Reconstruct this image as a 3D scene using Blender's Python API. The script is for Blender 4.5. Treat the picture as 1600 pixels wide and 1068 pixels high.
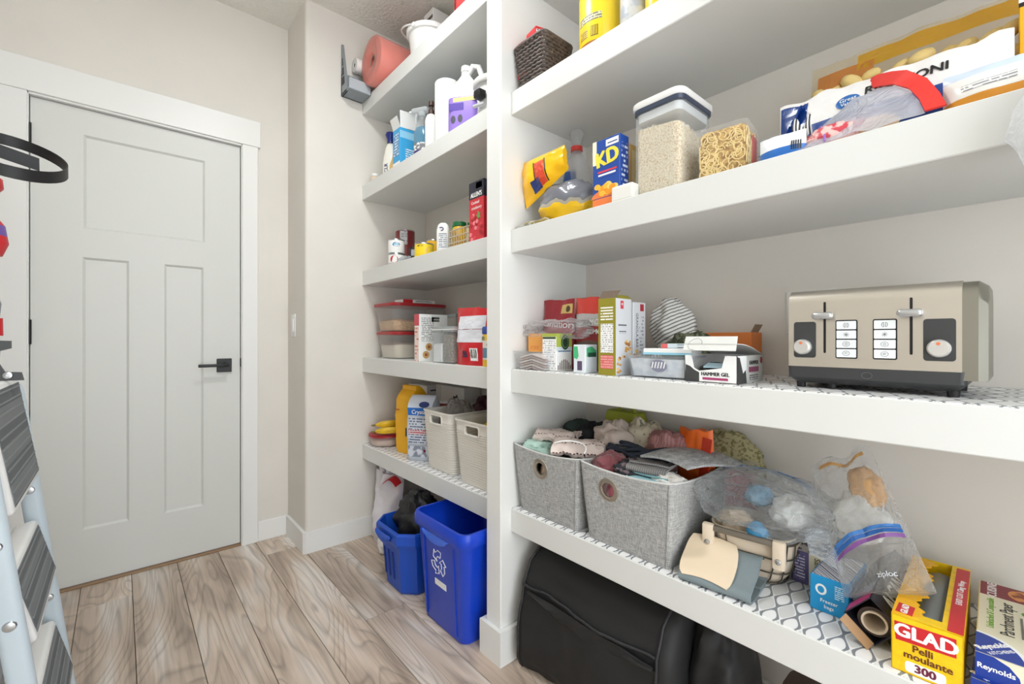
import bpy, bmesh, math, random
from mathutils import Vector, Matrix, noise
for o in list(bpy.data.objects): bpy.data.objects.remove(o)
sc = bpy.context.scene
C = sc.collection
PI = math.pi
# ---------------------------------------------------------------- camera, world, exposure, lights
cam = bpy.data.objects.new('camera', bpy.data.cameras.new('camera')); C.objects.link(cam)
cam.data.sensor_width = 36.0
cam.data.lens = 36.0 * 700 / 1600
cam.data.shift_y = -5.0 / 1600
cam.data.clip_start = 0.02
cam.location = (0, 0, 1.065)
cam.rotation_euler = (PI / 2, 0, -math.radians(41.2))
sc.camera = cam
W = bpy.data.worlds.new('world'); sc.world = W; W.use_nodes = True
W.node_tree.nodes['Background'].inputs[0].default_value = (0.935, 0.985, 1.03, 1)
W.node_tree.nodes['Background'].inputs[1].default_value = 3.2
sc.view_settings.view_transform = 'Standard'; sc.view_settings.look = 'None'
sc.view_settings.exposure = 0.36; sc.view_settings.gamma = 1.0
sc.view_settings.use_curve_mapping = False
LAMP = (0.48, 1.25, 2.755)

# ---------------------------------------------------------------- materials
def lin(c):
    r = []
    for x in c[:3]:
        x = x / 255.0
        r.append(x / 12.92 if x <= .04045 else ((x + .055) / 1.055) ** 2.4)
    return (r[0], r[1], r[2], 1)
_mc = {}
def base(name):
    m = bpy.data.materials.new(name); m.use_nodes = True
    return m, m.node_tree.nodes, m.node_tree.links, m.node_tree.nodes['Principled BSDF']
def mat(name, col, rough=.5, metal=0, bump=0, bscale=60, var=0, vscale=8, spec=.5, sheen=0, coat=0, trans=0):
    if name in _mc: return _mc[name]
    m, N, L, b = base(name)
    b.inputs['Base Color'].default_value = lin(col); b.inputs['Roughness'].default_value = rough
    b.inputs['Metallic'].default_value = metal; b.inputs['Specular IOR Level'].default_value = spec
    b.inputs['Sheen Weight'].default_value = sheen; b.inputs['Coat Weight'].default_value = coat
    tc = N.new('ShaderNodeTexCoord')
    if bump:
        n = N.new('ShaderNodeTexNoise'); n.inputs['Scale'].default_value = bscale; n.inputs['Detail'].default_value = 3
        L.new(tc.outputs['Object'], n.inputs['Vector'])
        bp = N.new('ShaderNodeBump'); bp.inputs['Strength'].default_value = bump; bp.inputs['Distance'].default_value = .004
        L.new(n.outputs['Fac'], bp.inputs['Height']); L.new(bp.outputs['Normal'], b.inputs['Normal'])
    if var:
        n = N.new('ShaderNodeTexNoise'); n.inputs['Scale'].default_value = vscale; n.inputs['Detail'].default_value = 4
        L.new(tc.outputs['Object'], n.inputs['Vector'])
        r = N.new('ShaderNodeValToRGB')
        r.color_ramp.elements[0].position = .35; r.color_ramp.elements[1].position = .65
        r.color_ramp.elements[0].color = lin([max(0, x * (1 - var)) for x in col])
        r.color_ramp.elements[1].color = lin([min(255, x * (1 + var * .6)) for x in col])
        L.new(n.outputs['Fac'], r.inputs['Fac']); L.new(r.outputs['Color'], b.inputs['Base Color'])
    _mc[name] = m
    return m
def film(name, tint=(235, 238, 240), alpha=.18, rough=.12, crinkle=0):
    """thin clear plastic: mostly see-through, with a fresnel gloss and a little milkiness"""
    if name in _mc: return _mc[name]
    m, N, L, b = base(name)
    out = [n for n in N if n.type == 'OUTPUT_MATERIAL'][0]
    tr = N.new('ShaderNodeBsdfTransparent'); tr.inputs[0].default_value = (.97, .975, .98, 1)
    b.inputs['Base Color'].default_value = lin(tint); b.inputs['Roughness'].default_value = rough
    if crinkle:
        tc = N.new('ShaderNodeTexCoord'); nz = N.new('ShaderNodeTexNoise'); nz.inputs['Scale'].default_value = 22; nz.inputs['Detail'].default_value = 3; nz.inputs['Distortion'].default_value = 1.2
        L.new(tc.outputs['Object'], nz.inputs['Vector'])
        ab = N.new('ShaderNodeMath'); ab.operation = 'PINGPONG'; ab.inputs[1].default_value = .09; L.new(nz.outputs['Fac'], ab.inputs[0])
        bp = N.new('ShaderNodeBump'); bp.inputs['Strength'].default_value = crinkle; bp.inputs['Distance'].default_value = .06
        L.new(ab.outputs[0], bp.inputs['Height']); L.new(bp.outputs['Normal'], b.inputs['Normal'])
    lw = N.new('ShaderNodeLayerWeight'); lw.inputs['Blend'].default_value = .22
    mr = N.new('ShaderNodeMapRange'); mr.inputs['To Min'].default_value = alpha; mr.inputs['To Max'].default_value = min(1, alpha + .38)
    L.new(lw.outputs['Facing'], mr.inputs['Value'])
    mx = N.new('ShaderNodeMixShader')
    L.new(mr.outputs['Result'], mx.inputs[0]); L.new(tr.outputs[0], mx.inputs[1])
    tl = N.new('ShaderNodeBsdfTranslucent'); tl.inputs[0].default_value = lin(tint); m2 = N.new('ShaderNodeMixShader'); m2.inputs[0].default_value = .4
    L.new(b.outputs[0], m2.inputs[1]); L.new(tl.outputs[0], m2.inputs[2]); L.new(m2.outputs[0], mx.inputs[2])
    L.new(mx.outputs[0], out.inputs['Surface'])
    _mc[name] = m
    return m
def bands(name, stops, axis='Z', rough=.35, lo=0, hi=1, bump=0, speck=None, dist=0):
    """flat print in bands along one object axis: stops = [(position, colour), ...] in metres"""
    if name in _mc: return _mc[name]
    m, N, L, b = base(name); b.inputs['Roughness'].default_value = rough
    tc = N.new('ShaderNodeTexCoord'); sp = N.new('ShaderNodeSeparateXYZ')
    L.new(tc.outputs['Object'], sp.inputs[0])
    mr = N.new('ShaderNodeMapRange'); mr.inputs['From Min'].default_value = lo; mr.inputs['From Max'].default_value = hi
    src = sp.outputs[axis]
    if dist:
        nn = N.new('ShaderNodeTexNoise'); nn.inputs['Scale'].default_value = 14; L.new(tc.outputs['Object'], nn.inputs['Vector'])
        ma = N.new('ShaderNodeMath'); ma.operation = 'MULTIPLY_ADD'; ma.inputs[1].default_value = dist
        L.new(nn.outputs['Fac'], ma.inputs[0]); L.new(src, ma.inputs[2]); src = ma.outputs[0]
    L.new(src, mr.inputs['Value'])
    r = N.new('ShaderNodeValToRGB'); r.color_ramp.interpolation = 'CONSTANT'
    L.new(mr.outputs['Result'], r.inputs['Fac'])
    els = r.color_ramp.elements
    while len(els) > 1: els.remove(els[-1])
    els[0].position = 0; els[0].color = lin(stops[0][1])
    for p, c in stops[1:]:
        e = els.new(max(0, min(1, (p - lo) / (hi - lo)))); e.color = lin(c)
    colout = r.outputs['Color']
    if speck:
        scol, sc_, th = speck
        n = N.new('ShaderNodeTexNoise'); n.inputs['Scale'].default_value = sc_; n.inputs['Detail'].default_value = 2
        L.new(tc.outputs['Object'], n.inputs['Vector'])
        g = N.new('ShaderNodeMath'); g.operation = 'GREATER_THAN'; g.inputs[1].default_value = th
        L.new(n.outputs['Fac'], g.inputs[0])
        mx = N.new('ShaderNodeMix'); mx.data_type = 'RGBA'; mx.inputs['B'].default_value = lin(scol)
        L.new(g.outputs[0], mx.inputs['Factor']); L.new(colout, mx.inputs['A']); colout = mx.outputs['Result']
    L.new(colout, b.inputs['Base Color'])
    if bump:
        n = N.new('ShaderNodeTexNoise'); n.inputs['Scale'].default_value = 45
        L.new(tc.outputs['Object'], n.inputs['Vector'])
        bp = N.new('ShaderNodeBump'); bp.inputs['Strength'].default_value = bump; bp.inputs['Distance'].default_value = .003
        L.new(n.outputs['Fac'], bp.inputs['Height']); L.new(bp.outputs['Normal'], b.inputs['Normal'])
    _mc[name] = m
    return m
def fine(name, bg, ink, pitch=.006, dens=.5, rough=.45):
    """rows of print too small to read: broken dark rows on a plain ground"""
    if name in _mc: return _mc[name]
    m, N, L, b = base(name); b.inputs['Roughness'].default_value = rough
    tc = N.new('ShaderNodeTexCoord'); sp = N.new('ShaderNodeSeparateXYZ'); L.new(tc.outputs['Object'], sp.inputs[0])
    def mth(op, a, v):
        x = N.new('ShaderNodeMath'); x.operation = op; L.new(a, x.inputs[0])
        if isinstance(v, (int, float)): x.inputs[1].default_value = v
        else: L.new(v, x.inputs[1])
        return x.outputs[0]
    zz = mth('DIVIDE', sp.outputs['Z'], pitch)
    row = mth('LESS_THAN', mth('FRACT', zz, 0), .5)
    xy = mth('ADD', sp.outputs['X'], sp.outputs['Y'])
    cb = N.new('ShaderNodeCombineXYZ'); L.new(mth('MULTIPLY', xy, 1.3 / pitch), cb.inputs[0]); L.new(mth('MULTIPLY', mth('FLOOR', zz, 0), 3.7), cb.inputs[1])
    n = N.new('ShaderNodeTexNoise'); n.inputs['Scale'].default_value = 1.0; n.inputs['Detail'].default_value = 1
    L.new(cb.outputs[0], n.inputs['Vector'])
    f = mth('MULTIPLY', row, mth('GREATER_THAN', n.outputs['Fac'], 1 - dens))
    mx = N.new('ShaderNodeMix'); mx.data_type = 'RGBA'
    mx.inputs['A'].default_value = lin(bg); mx.inputs['B'].default_value = lin(ink)
    L.new(f, mx.inputs['Factor']); L.new(mx.outputs['Result'], b.inputs['Base Color'])
    _mc[name] = m
    return m
def stripes(name, c1, c2, pitch, axis='X', duty=.5, rough=.7, bump=0):
    if name in _mc: return _mc[name]
    m, N, L, b = base(name); b.inputs['Roughness'].default_value = rough
    tc = N.new('ShaderNodeTexCoord'); sp = N.new('ShaderNodeSeparateXYZ'); L.new(tc.outputs['Object'], sp.inputs[0])
    d = N.new('ShaderNodeMath'); d.operation = 'DIVIDE'; d.inputs[1].default_value = pitch; L.new(sp.outputs[axis], d.inputs[0])
    f = N.new('ShaderNodeMath'); f.operation = 'FRACT'; L.new(d.outputs[0], f.inputs[0])
    g = N.new('ShaderNodeMath'); g.operation = 'GREATER_THAN'; g.inputs[1].default_value = duty; L.new(f.outputs[0], g.inputs[0])
    mx = N.new('ShaderNodeMix'); mx.data_type = 'RGBA'; mx.inputs['A'].default_value = lin(c1); mx.inputs['B'].default_value = lin(c2)
    L.new(g.outputs[0], mx.inputs['Factor']); L.new(mx.outputs['Result'], b.inputs['Base Color'])
    _mc[name] = m
    return m
def blotch(name, c1, c2, scale=40, rough=.5, th=.5, soft=.04, c3=None):
    """two or three tone mottled print or textile"""
    if name in _mc: return _mc[name]
    m, N, L, b = base(name); b.inputs['Roughness'].default_value = rough
    tc = N.new('ShaderNodeTexCoord'); n = N.new('ShaderNodeTexNoise'); n.inputs['Scale'].default_value = scale; n.inputs['Detail'].default_value = 2
    L.new(tc.outputs['Object'], n.inputs['Vector'])
    r = N.new('ShaderNodeValToRGB'); e = r.color_ramp.elements
    e[0].position = th - soft; e[0].color = lin(c1); e[1].position = th + soft; e[1].color = lin(c2)
    if c3: x = e.new(min(1, th + soft + .1)); x.color = lin(c3)
    L.new(n.outputs['Fac'], r.inputs['Fac']); L.new(r.outputs['Color'], b.inputs['Base Color'])
    _mc[name] = m
    return m
def weave(name, col, scale=260, rough=.9, var=.25, bump=.4):
    """linen-like textile: two crossed thread noises"""
    if name in _mc: return _mc[name]
    m, N, L, b = base(name); b.inputs['Roughness'].default_value = rough; b.inputs['Specular IOR Level'].default_value = .2
    tc = N.new('ShaderNodeTexCoord'); fs = []
    for s in ((.12, .12, 1), (1, 1, .12)):
        mp = N.new('ShaderNodeMapping'); mp.inputs['Scale'].default_value = s; L.new(tc.outputs['Object'], mp.inputs[0])
        n = N.new('ShaderNodeTexNoise'); n.inputs['Scale'].default_value = scale; n.inputs['Detail'].default_value = 1
        L.new(mp.outputs[0], n.inputs['Vector']); fs.append(n.outputs['Fac'])
    a = N.new('ShaderNodeMath'); a.operation = 'ADD'; L.new(fs[0], a.inputs[0]); L.new(fs[1], a.inputs[1])
    r = N.new('ShaderNodeValToRGB'); e = r.color_ramp.elements
    h = N.new('ShaderNodeMath'); h.operation = 'MULTIPLY'; h.inputs[1].default_value = .5; L.new(a.outputs[0], h.inputs[0])
    e[0].position = .36; e[1].position = .64
    e[0].color = lin([x * (1 - var) for x in col]); e[1].color = lin([min(255, x * (1 + var * .55)) for x in col])
    L.new(h.outputs[0], r.inputs['Fac']); L.new(r.outputs['Color'], b.inputs['Base Color'])
    bp = N.new('ShaderNodeBump'); bp.inputs['Strength'].default_value = bump; bp.inputs['Distance'].default_value = .001
    L.new(h.outputs[0], bp.inputs['Height']); L.new(bp.outputs['Normal'], b.inputs['Normal'])
    _mc[name] = m
    return m

# ---------------------------------------------------------------- mesh helpers
class MB:
    def __init__(s): s.v = []; s.f = []
    def add(s, vs, fs, mtx=None):
        k = len(s.v)
        s.v += [tuple(mtx @ Vector(p)) if mtx else tuple(p) for p in vs]
        s.f += [tuple(i + k for i in f) for f in fs]
        return s
    def box(s, x0, x1, y0, y1, z0, z1, r=0, seg=1, mtx=None):
        if r <= 0:
            vs = [(x, y, z) for z in (z0, z1) for y in (y0, y1) for x in (x0, x1)]
            return s.add(vs, [(0, 2, 3, 1), (4, 5, 7, 6), (0, 1, 5, 4), (2, 6, 7, 3), (0, 4, 6, 2), (1, 3, 7, 5)], mtx)
        b = bmesh.new(); bmesh.ops.create_cube(b, size=1)
        for v in b.verts:
            v.co.x = x0 if v.co.x < 0 else x1; v.co.y = y0 if v.co.y < 0 else y1; v.co.z = z0 if v.co.z < 0 else z1
        bmesh.ops.bevel(b, geom=b.edges[:], offset=min(r, .49 * min(x1 - x0, y1 - y0, z1 - z0)), segments=seg, affect='EDGES', profile=.5)
        b.verts.index_update()
        s.add([v.co.copy() for v in b.verts], [[v.index for v in f.verts] for f in b.faces], mtx); b.free()
        return s
    def lathe(s, prof, n=24, c=(0, 0, 0), mtx=None, sx=1, sy=1):
        """prof: list of (radius, z); radius 0 closes the end"""
        vs = []; fs = []; rows = []
        for r, z in prof:
            if r < 1e-6: rows.append([len(vs)]); vs.append((c[0], c[1], c[2] + z))
            else:
                rows.append(list(range(len(vs), len(vs) + n)))
                vs += [(c[0] + sx * r * math.cos(2 * PI * i / n), c[1] + sy * r * math.sin(2 * PI * i / n), c[2] + z) for i in range(n)]
        for a, b in zip(rows, rows[1:]):
            for i in range(n):
                j = (i + 1) % n
                if len(a) == 1 and len(b) == 1: continue
                if len(a) == 1: fs.append((a[0], b[j], b[i]))
                elif len(b) == 1: fs.append((a[i], a[j], b[0]))
                else: fs.append((a[i], a[j], b[j], b[i]))
        return s.add(vs, fs, mtx)
    def tube(s, pts, r, n=8, closed=False, mtx=None, flat=None):
        """round tube (or, with flat=(w,t), a flat strap) along a path"""
        P = [Vector(p) for p in pts]; m = len(P); vs = []; fs = []
        up = None
        for i, p in enumerate(P):
            t = (P[(i + 1) % m] - P[i - 1]) if closed else (P[min(i + 1, m - 1)] - P[max(i - 1, 0)])
            t.normalize()
            if up is None:
                up = Vector((0, 0, 1)) if abs(t.z) < .9 else Vector((1, 0, 0))
            a = up - t * up.dot(t)
            if a.length < 1e-4: a = t.orthogonal()
            a.normalize(); up = a; b = t.cross(a)
            rr = r[i] if isinstance(r, (list, tuple)) else r
            for k in range(n):
                th = 2 * PI * k / n
                vs.append(p + (a * math.cos(th) + b * math.sin(th)) * rr)
        for i in range(m if closed else m - 1):
            j = (i + 1) % m
            for k in range(n):
                l = (k + 1) % n
                fs.append((i * n + k, i * n + l, j * n + l, j * n + k))
        if not closed:
            fs.append(tuple(range(n))[::-1]); fs.append(tuple((m - 1) * n + k for k in range(n)))
        return s.add(vs, fs, mtx)
    def loft(s, rings, cap0=True, cap1=True, mtx=None):
        n = len(rings[0]); vs = [p for r in rings for p in r]; fs = []
        for i in range(len(rings) - 1):
            for k in range(n):
                l = (k + 1) % n
                fs.append((i * n + k, i * n + l, (i + 1) * n + l, (i + 1) * n + k))
        if cap0: fs.append(tuple(range(n))[::-1])
        if cap1: fs.append(tuple((len(rings) - 1) * n + k for k in range(n)))
        return s.add(vs, fs, mtx)
    def prism(s, poly, z0, z1, mtx=None):
        return s.loft([[(x, y, z0) for x, y in poly], [(x, y, z1) for x, y in poly]], mtx=mtx)
    def sheet(s, fn, nu, nv, th=0.0, mtx=None):
        """surface fn(u,v) with 0<=u,v<=1; th>0 gives it a thickness"""
        g = [[Vector(fn(i / nu, j / nv)) for j in range(nv + 1)] for i in range(nu + 1)]
        vs = [p for row in g for p in row]; q = nv + 1
        fs = [(i * q + j, (i + 1) * q + j, (i + 1) * q + j + 1, i * q + j + 1) for i in range(nu) for j in range(nv)]
        if th:
            k = len(vs); ns = []
            for i in range(nu + 1):
                for j in range(nv + 1):
                    du = g[min(i + 1, nu)][j] - g[max(i - 1, 0)][j]; dv = g[i][min(j + 1, nv)] - g[i][max(j - 1, 0)]
                    nn = du.cross(dv); nn = nn.normalized() if nn.length > 1e-12 else Vector((0, 0, 1)); ns.append(nn)
            vs = vs + [p - n_ * th for p, n_ in zip(vs, ns)]
            fs = fs + [tuple(a + k for a in f[::-1]) for f in fs]
            rim = [i * q for i in range(nu + 1)] + [nu * q + j for j in range(1, nv + 1)] + [i * q + nv for i in range(nu - 1, -1, -1)] + [j for j in range(nv - 1, 0, -1)]
            for a, b in zip(rim, rim[1:] + rim[:1]): fs.append((b, a, a + k, b + k))
        return s.add(vs, fs, mtx)
    def build(s, name, m, parent=None, smooth=0, loc=None, rz=None, kind=None):
        me = bpy.data.meshes.new(name); me.from_pydata(s.v, [], s.f); me.update()
        b = bmesh.new(); b.from_mesh(me); bmesh.ops.recalc_face_normals(b, faces=b.faces[:])
        if smooth:
            for f in b.faces: f.smooth = True
            for e in b.edges:
                if len(e.link_faces) == 2 and e.calc_face_angle(0) > math.radians(smooth): e.smooth = False
        b.to_mesh(me); b.free()
        if m: me.materials.append(m)
        o = bpy.data.objects.new(name, me); C.objects.link(o)
        if parent: o.parent = parent
        if loc is not None: o.location = loc
        if rz is not None: o.rotation_euler = (0, 0, rz)
        if kind: o['kind'] = kind
        return o
def tag(o, label, cat, group=None):
    o['label'] = label; o['category'] = cat
    if group: o['group'] = group
    return o
def thing(name, label, cat, loc, rz=0.0, group=None, rx=0, ry=0):
    o = bpy.data.objects.new(name, None); C.objects.link(o); o.empty_display_size = .05
    o.location = loc; o.rotation_euler = (rx, ry, rz)
    return tag(o, label, cat, group)
def struct(name, mb, m, smooth=0, parent=None):
    o = mb.build(name, m, parent, smooth)
    if not parent: o['kind'] = 'structure'
    return o
def rot(x=0, y=0, z=0): return Matrix.Rotation(z, 4, 'Z') @ Matrix.Rotation(y, 4, 'Y') @ Matrix.Rotation(x, 4, 'X')
def tr(x, y, z): return Matrix.Translation((x, y, z))
def fbm(p, s, k=0): return noise.noise(Vector((p[0] * s + k * 7.3, p[1] * s - k * 3.1, p[2] * s + k * 1.7)))
FACE = -PI / 2            # a thing on the shelves turned so that its local -y looks into the room (world -x)
# faces of a box w,d,h standing on local z=0: matrices taking (u,v,n) to local space, u,v from the lower left corner
def faces(w, d, h):
    def M4(o, u, v, n): return Matrix(((u[0], v[0], n[0], o[0]), (u[1], v[1], n[1], o[1]), (u[2], v[2], n[2], o[2]), (0, 0, 0, 1)))
    return {'front': M4((-w/2, -d/2, 0), (1,0,0), (0,0,1), (0,-1,0)),
            'right': M4((w/2, -d/2, 0), (0,1,0), (0,0,1), (1,0,0)),
            'left': M4((-w/2, d/2, 0), (0,-1,0), (0,0,1), (-1,0,0)),
            'back': M4((w/2, d/2, 0), (-1,0,0), (0,0,1), (0,1,0)),
            'top': M4((-w/2, -d/2, h), (1,0,0), (0,1,0), (0,0,1))}
_tc = {}
def text_geo(s):
    if s in _tc: return _tc[s]
    cu = bpy.data.curves.new('t', 'FONT'); cu.body = s; cu.size = 1; cu.align_x = 'CENTER'; cu.align_y = 'CENTER'; cu.extrude = .5; cu.resolution_u = 3
    o = bpy.data.objects.new('t', cu); C.objects.link(o)
    dg = bpy.context.evaluated_depsgraph_get(); me = bpy.data.meshes.new_from_object(o.evaluated_get(dg))
    vs = [tuple(v.co) for v in me.vertices]; fs = [tuple(p.vertices) for p in me.polygons]
    bpy.data.objects.remove(o); bpy.data.curves.remove(cu); bpy.data.meshes.remove(me)
    _tc[s] = (vs, fs)
    return _tc[s]
def text(parent, F, s, u, v, size, m, xs=1.0, r=0.0, surf=None, bold=0, name='lettering', lift=.0005):
    """lettering centred on (u,v) of a face matrix F, or laid on surf(u,v)->point"""
    vs, fs = text_geo(s); mb = MB(); cr, sr = math.cos(r), math.sin(r)
    offs = [(0, 0)] if not bold else [(0, 0), (bold * size, 0), (-bold * size, 0), (0, bold * size)]
    for io, (ox, oy) in enumerate(offs):
        pts = []
        for x, y, z in vs:
            X = x * size * xs + ox; Y = y * size + oy
            X, Y = X * cr - Y * sr, X * sr + Y * cr
            if surf: pts.append(surf(u + X, v + Y, lift + .00006*io + (.0004 if z > 0 else -.0004)))
            else: pts.append(F @ Vector((u + X, v + Y, lift + .00006*io if z > 0 else -.0002)))
        mb.add(pts, fs)
    return mb.build(name, m, parent)
def panel(parent, F, u0, v0, u1, v1, m, name='print_panel', t=.0004, surf=None, n=8):
    mb = MB()
    if surf: mb.sheet(lambda a, b: surf(u0 + (u1 - u0) * a, v0 + (v1 - v0) * b, t), n, n, .0003)
    else: mb.add([F @ Vector(p) for p in [(u0,v0,-.0002),(u1,v0,-.0002),(u1,v1,-.0002),(u0,v1,-.0002),(u0,v0,t),(u1,v0,t),(u1,v1,t),(u0,v1,t)]],
             [(0,3,2,1),(4,5,6,7),(0,1,5,4),(1,2,6,5),(2,3,7,6),(3,0,4,7)])
    return mb.build(name, m, parent)
def patch(parent, F, poly, m, name='print_shape', t=.0005, surf=None):
    if surf: vs = [surf(a, b, t) for a, b in poly]; vs0 = [surf(a, b, -.0003) for a, b in poly]
    else: vs = [F @ Vector((a, b, t)) for a, b in poly]; vs0 = [F @ Vector((a, b, -.0002)) for a, b in poly]
    mb = MB(); mb.loft([vs0, vs]); return mb.build(name, m, parent)
def oval(u, v, a, b, n=24): return [(u + a * math.cos(2*PI*i/n), v + b * math.sin(2*PI*i/n)) for i in range(n)]
def star(u, v, a, b, n=9, k=.6): return [(u + a * (1 if i % 2 else k) * math.cos(PI*i/n), v + b * (1 if i % 2 else k) * math.sin(PI*i/n)) for i in range(2*n)]
def rrect(x0, x1, y0, y1, r, n=5):
    out = []
    for cx, cy, a in ((x1-r, y1-r, 0), (x0+r, y1-r, PI/2), (x0+r, y0+r, PI), (x1-r, y0+r, 1.5*PI)):
        out += [(cx + r*math.cos(a + PI/2*i/n), cy + r*math.sin(a + PI/2*i/n)) for i in range(n+1)]
    return out
def shell(rings_out, th, mb=None):
    """open-topped vessel: outer rings bottom to top, wall th, given as functions of the offset"""
    mb = mb or MB(); mb.loft(rings_out(0) + rings_out(th)[::-1], True, True); return mb
def carton(name, label, cat, loc, w, d, h, m, rz=FACE, group=None, r=.0015, rx=0, ry=0):
    t = thing(name, label, cat, loc, rz, group, rx, ry)
    MB().box(-w/2, w/2, -d/2, d/2, 0, h, r).build('carton_body', m, t)
    return t, faces(w, d, h)
def pouch(w, h, d, seed=0, foot=.85, top=.0, nu=22, nv=22, wr=.004, ws=22, pinch=0, bend=0, full=2.6, topw=1.0, lean=0):
    """closed soft bag standing on its foot; returns builder and the front surface for decals"""
    def half(u, v, sgn):
        a = 2 * u - 1
        ww = w / 2 * (1 - pinch * math.sin(PI * v) ** 2) * (1 + (topw - 1) * v)
        x = a * ww
        prof = (foot + (1 - foot) * min(1, v / .25)) * (1 - (1 - top) * max(0, (v - .35) / .65) ** 1.6)
        t = d / 2 * max(0, 1 - abs(a) ** full) ** .75 * prof
        z = h * v
        n = fbm((x, z, sgn * .03), ws, seed) + .6 * abs(fbm((x, z, 0), ws * 2.2, seed + 3)) - .2
        edge = min(1, min(u, 1 - u) * 8)
        y = sgn * (t + wr * n * edge * (1 if 0 < v else 0)) + lean * v * v + bend * a * a
        if v > .9: z += wr * 1.2 * fbm((x, 0, 0), 26, seed + 5)
        return Vector((x, y, z))
    mb = MB()
    mb.sheet(lambda u, v: half(u, v, -1), nu, nv); mb.sheet(lambda u, v: half(u, v, 1), nu, nv)
    def side(u):  # stitched rims
        pass
    rings = []
    for v in range(nv): 
        for uu in (0, 1):
            a, b = half(uu, v / nv, -1), half(uu, v / nv, 1); c, e = half(uu, (v + 1) / nv, -1), half(uu, (v + 1) / nv, 1)
            mb.add([a, b, e, c], [(0, 1, 2, 3)])
    for vv in (0, 1):
        for u in range(nu):
            a, b = half(u / nu, vv, -1), half((u + 1) / nu, vv, -1); c, e = half(u / nu, vv, 1), half((u + 1) / nu, vv, 1)
            mb.add([a, b, e, c], [(0, 1, 2, 3)])
    def surf(x, z, lift=0):
        p = half(min(1, max(0, x / w + .5)), min(1, max(0, z / h)), -1); p.y -= lift + .0008
        return p
    return mb, surf
def blob(rx, ry, rz, seed=0, amp=.25, sc=6., ridge=True, nu=44, nv=26, flat=.0, pw=1.0, box=1.0):
    """crumpled soft lump resting on z=0 (cloth, scrunched bag)"""
    vs = []; rows = []
    for j in range(nv + 1):
        ph = PI * j / nv - PI / 2
        for i in range(nu):
            th = 2 * PI * i / nu
            cx, cy = math.cos(th), math.sin(th)
            cx = math.copysign(abs(cx) ** box, cx); cy = math.copysign(abs(cy) ** box, cy)
            k = abs(math.cos(ph)) ** pw; z = math.sin(ph); z = math.copysign(abs(z) ** pw, z)
            p = Vector((cx * k, cy * k, z))
            n1 = noise.noise(p * sc * .35 + Vector((seed, 0, 0))); n2 = noise.noise(p * sc * .8 + Vector((0, seed * 1.7, 0)))
            dsp = 1 + amp * (n1 + (.55 - abs(n2) * 1.6 if ridge else n2 * .5) * .6)
            q = Vector((p.x * rx * dsp, p.y * ry * dsp, p.z * rz * dsp))
            if q.z < -rz * (1 - flat): q.z = -rz * (1 - flat)
            q.z += rz * (1 - flat)
            vs.append(q)
    fs = []
    for j in range(nv):
        for i in range(nu):
            k = (i + 1) % nu
            fs.append((j * nu + i, j * nu + k, (j + 1) * nu + k, (j + 1) * nu + i))
    mb = MB(); mb.add(vs, fs); return mb
def fold(profile, width, th, seed=0, wob=.003, nw=10, sub=4, skew=0):
    """cloth or card: polyline profile (y,z) with thickness th, pulled out along x"""
    P = []
    for a, b in zip(profile, profile[1:]):
        for k in range(sub): P.append((a[0] + (b[0]-a[0]) * k / sub, a[1] + (b[1]-a[1]) * k / sub))
    P.append(profile[-1]); n = len(P) - 1
    if sub > 1:
        for _ in range(2): P = [P[0]] + [((P[i-1][0]+2*P[i][0]+P[i+1][0])/4, (P[i-1][1]+2*P[i][1]+P[i+1][1])/4) for i in range(1, n)] + [P[-1]]
    def fn(u, v):
        i = int(round(u * n)); y, z = P[i]; x = (v - .5) * width
        nz = wob * fbm((x, y, z), 16, seed)
        return (x * (1 + .04 * fbm((y, z, 0), 20, seed)) + skew * z, y + wob * .6 * fbm((z, x, y), 14, seed + 2), z + nz)
    return MB().sheet(fn, n, nw, th)

def cut(o, mb):
    """carve a real hole into o with the shape in mb (both in the same local space)"""
    c = mb.build('c', None); md = o.modifiers.new('b', 'BOOLEAN'); md.object = c; md.operation = 'DIFFERENCE'; md.solver = 'EXACT'
    c.matrix_world = o.matrix_world
    p, l, r = o.parent, o.location.copy(), o.rotation_euler.copy(); o.parent = None; o.location = (0,0,0); o.rotation_euler = (0,0,0); c.matrix_world = Matrix()
    bpy.context.view_layer.update()
    me = bpy.data.meshes.new_from_object(o.evaluated_get(bpy.context.evaluated_depsgraph_get()))
    o.modifiers.clear(); old = o.data; o.data = me; bpy.data.meshes.remove(old); bpy.data.objects.remove(c)
    o.parent = p; o.location = l; o.rotation_euler = r
    return o
# ---------------------------------------------------------------- the room
TOP = (2.348, 1.889, 1.429, .963, .498); TH = .077
XF, XB = .985, 1.375       # shelf front and the wall behind the shelves
def wall_mat():
    m = mat('painted_wall', (226, 221, 213), .75, bump=.06, bscale=180, var=.012, vscale=3); return m
M_wall = wall_mat()
M_trim = mat('white_trim', (234, 234, 231), .38, bump=.015, bscale=120)
M_door = mat('door_paint', (216, 217, 212), .42, bump=.02, bscale=90)
M_shelf = mat('shelf_paint', (222, 223, 220), .42, bump=.02, bscale=90)
M_black = mat('matt_black_metal', (18, 18, 19), .42)
def ceil_mat():
    m, N, L, b = base('knockdown_ceiling'); b.inputs['Base Color'].default_value = lin((238, 236, 228)); b.inputs['Roughness'].default_value = .9
    tc = N.new('ShaderNodeTexCoord'); v = N.new('ShaderNodeTexNoise'); v.inputs['Scale'].default_value = 70; v.inputs['Detail'].default_value = 3
    L.new(tc.outputs['Object'], v.inputs['Vector'])
    bp = N.new('ShaderNodeBump'); bp.inputs['Strength'].default_value = .8; bp.inputs['Distance'].default_value = .012
    L.new(v.outputs['Fac'], bp.inputs['Height']); L.new(bp.outputs['Normal'], b.inputs['Normal'])
    return m
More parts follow.
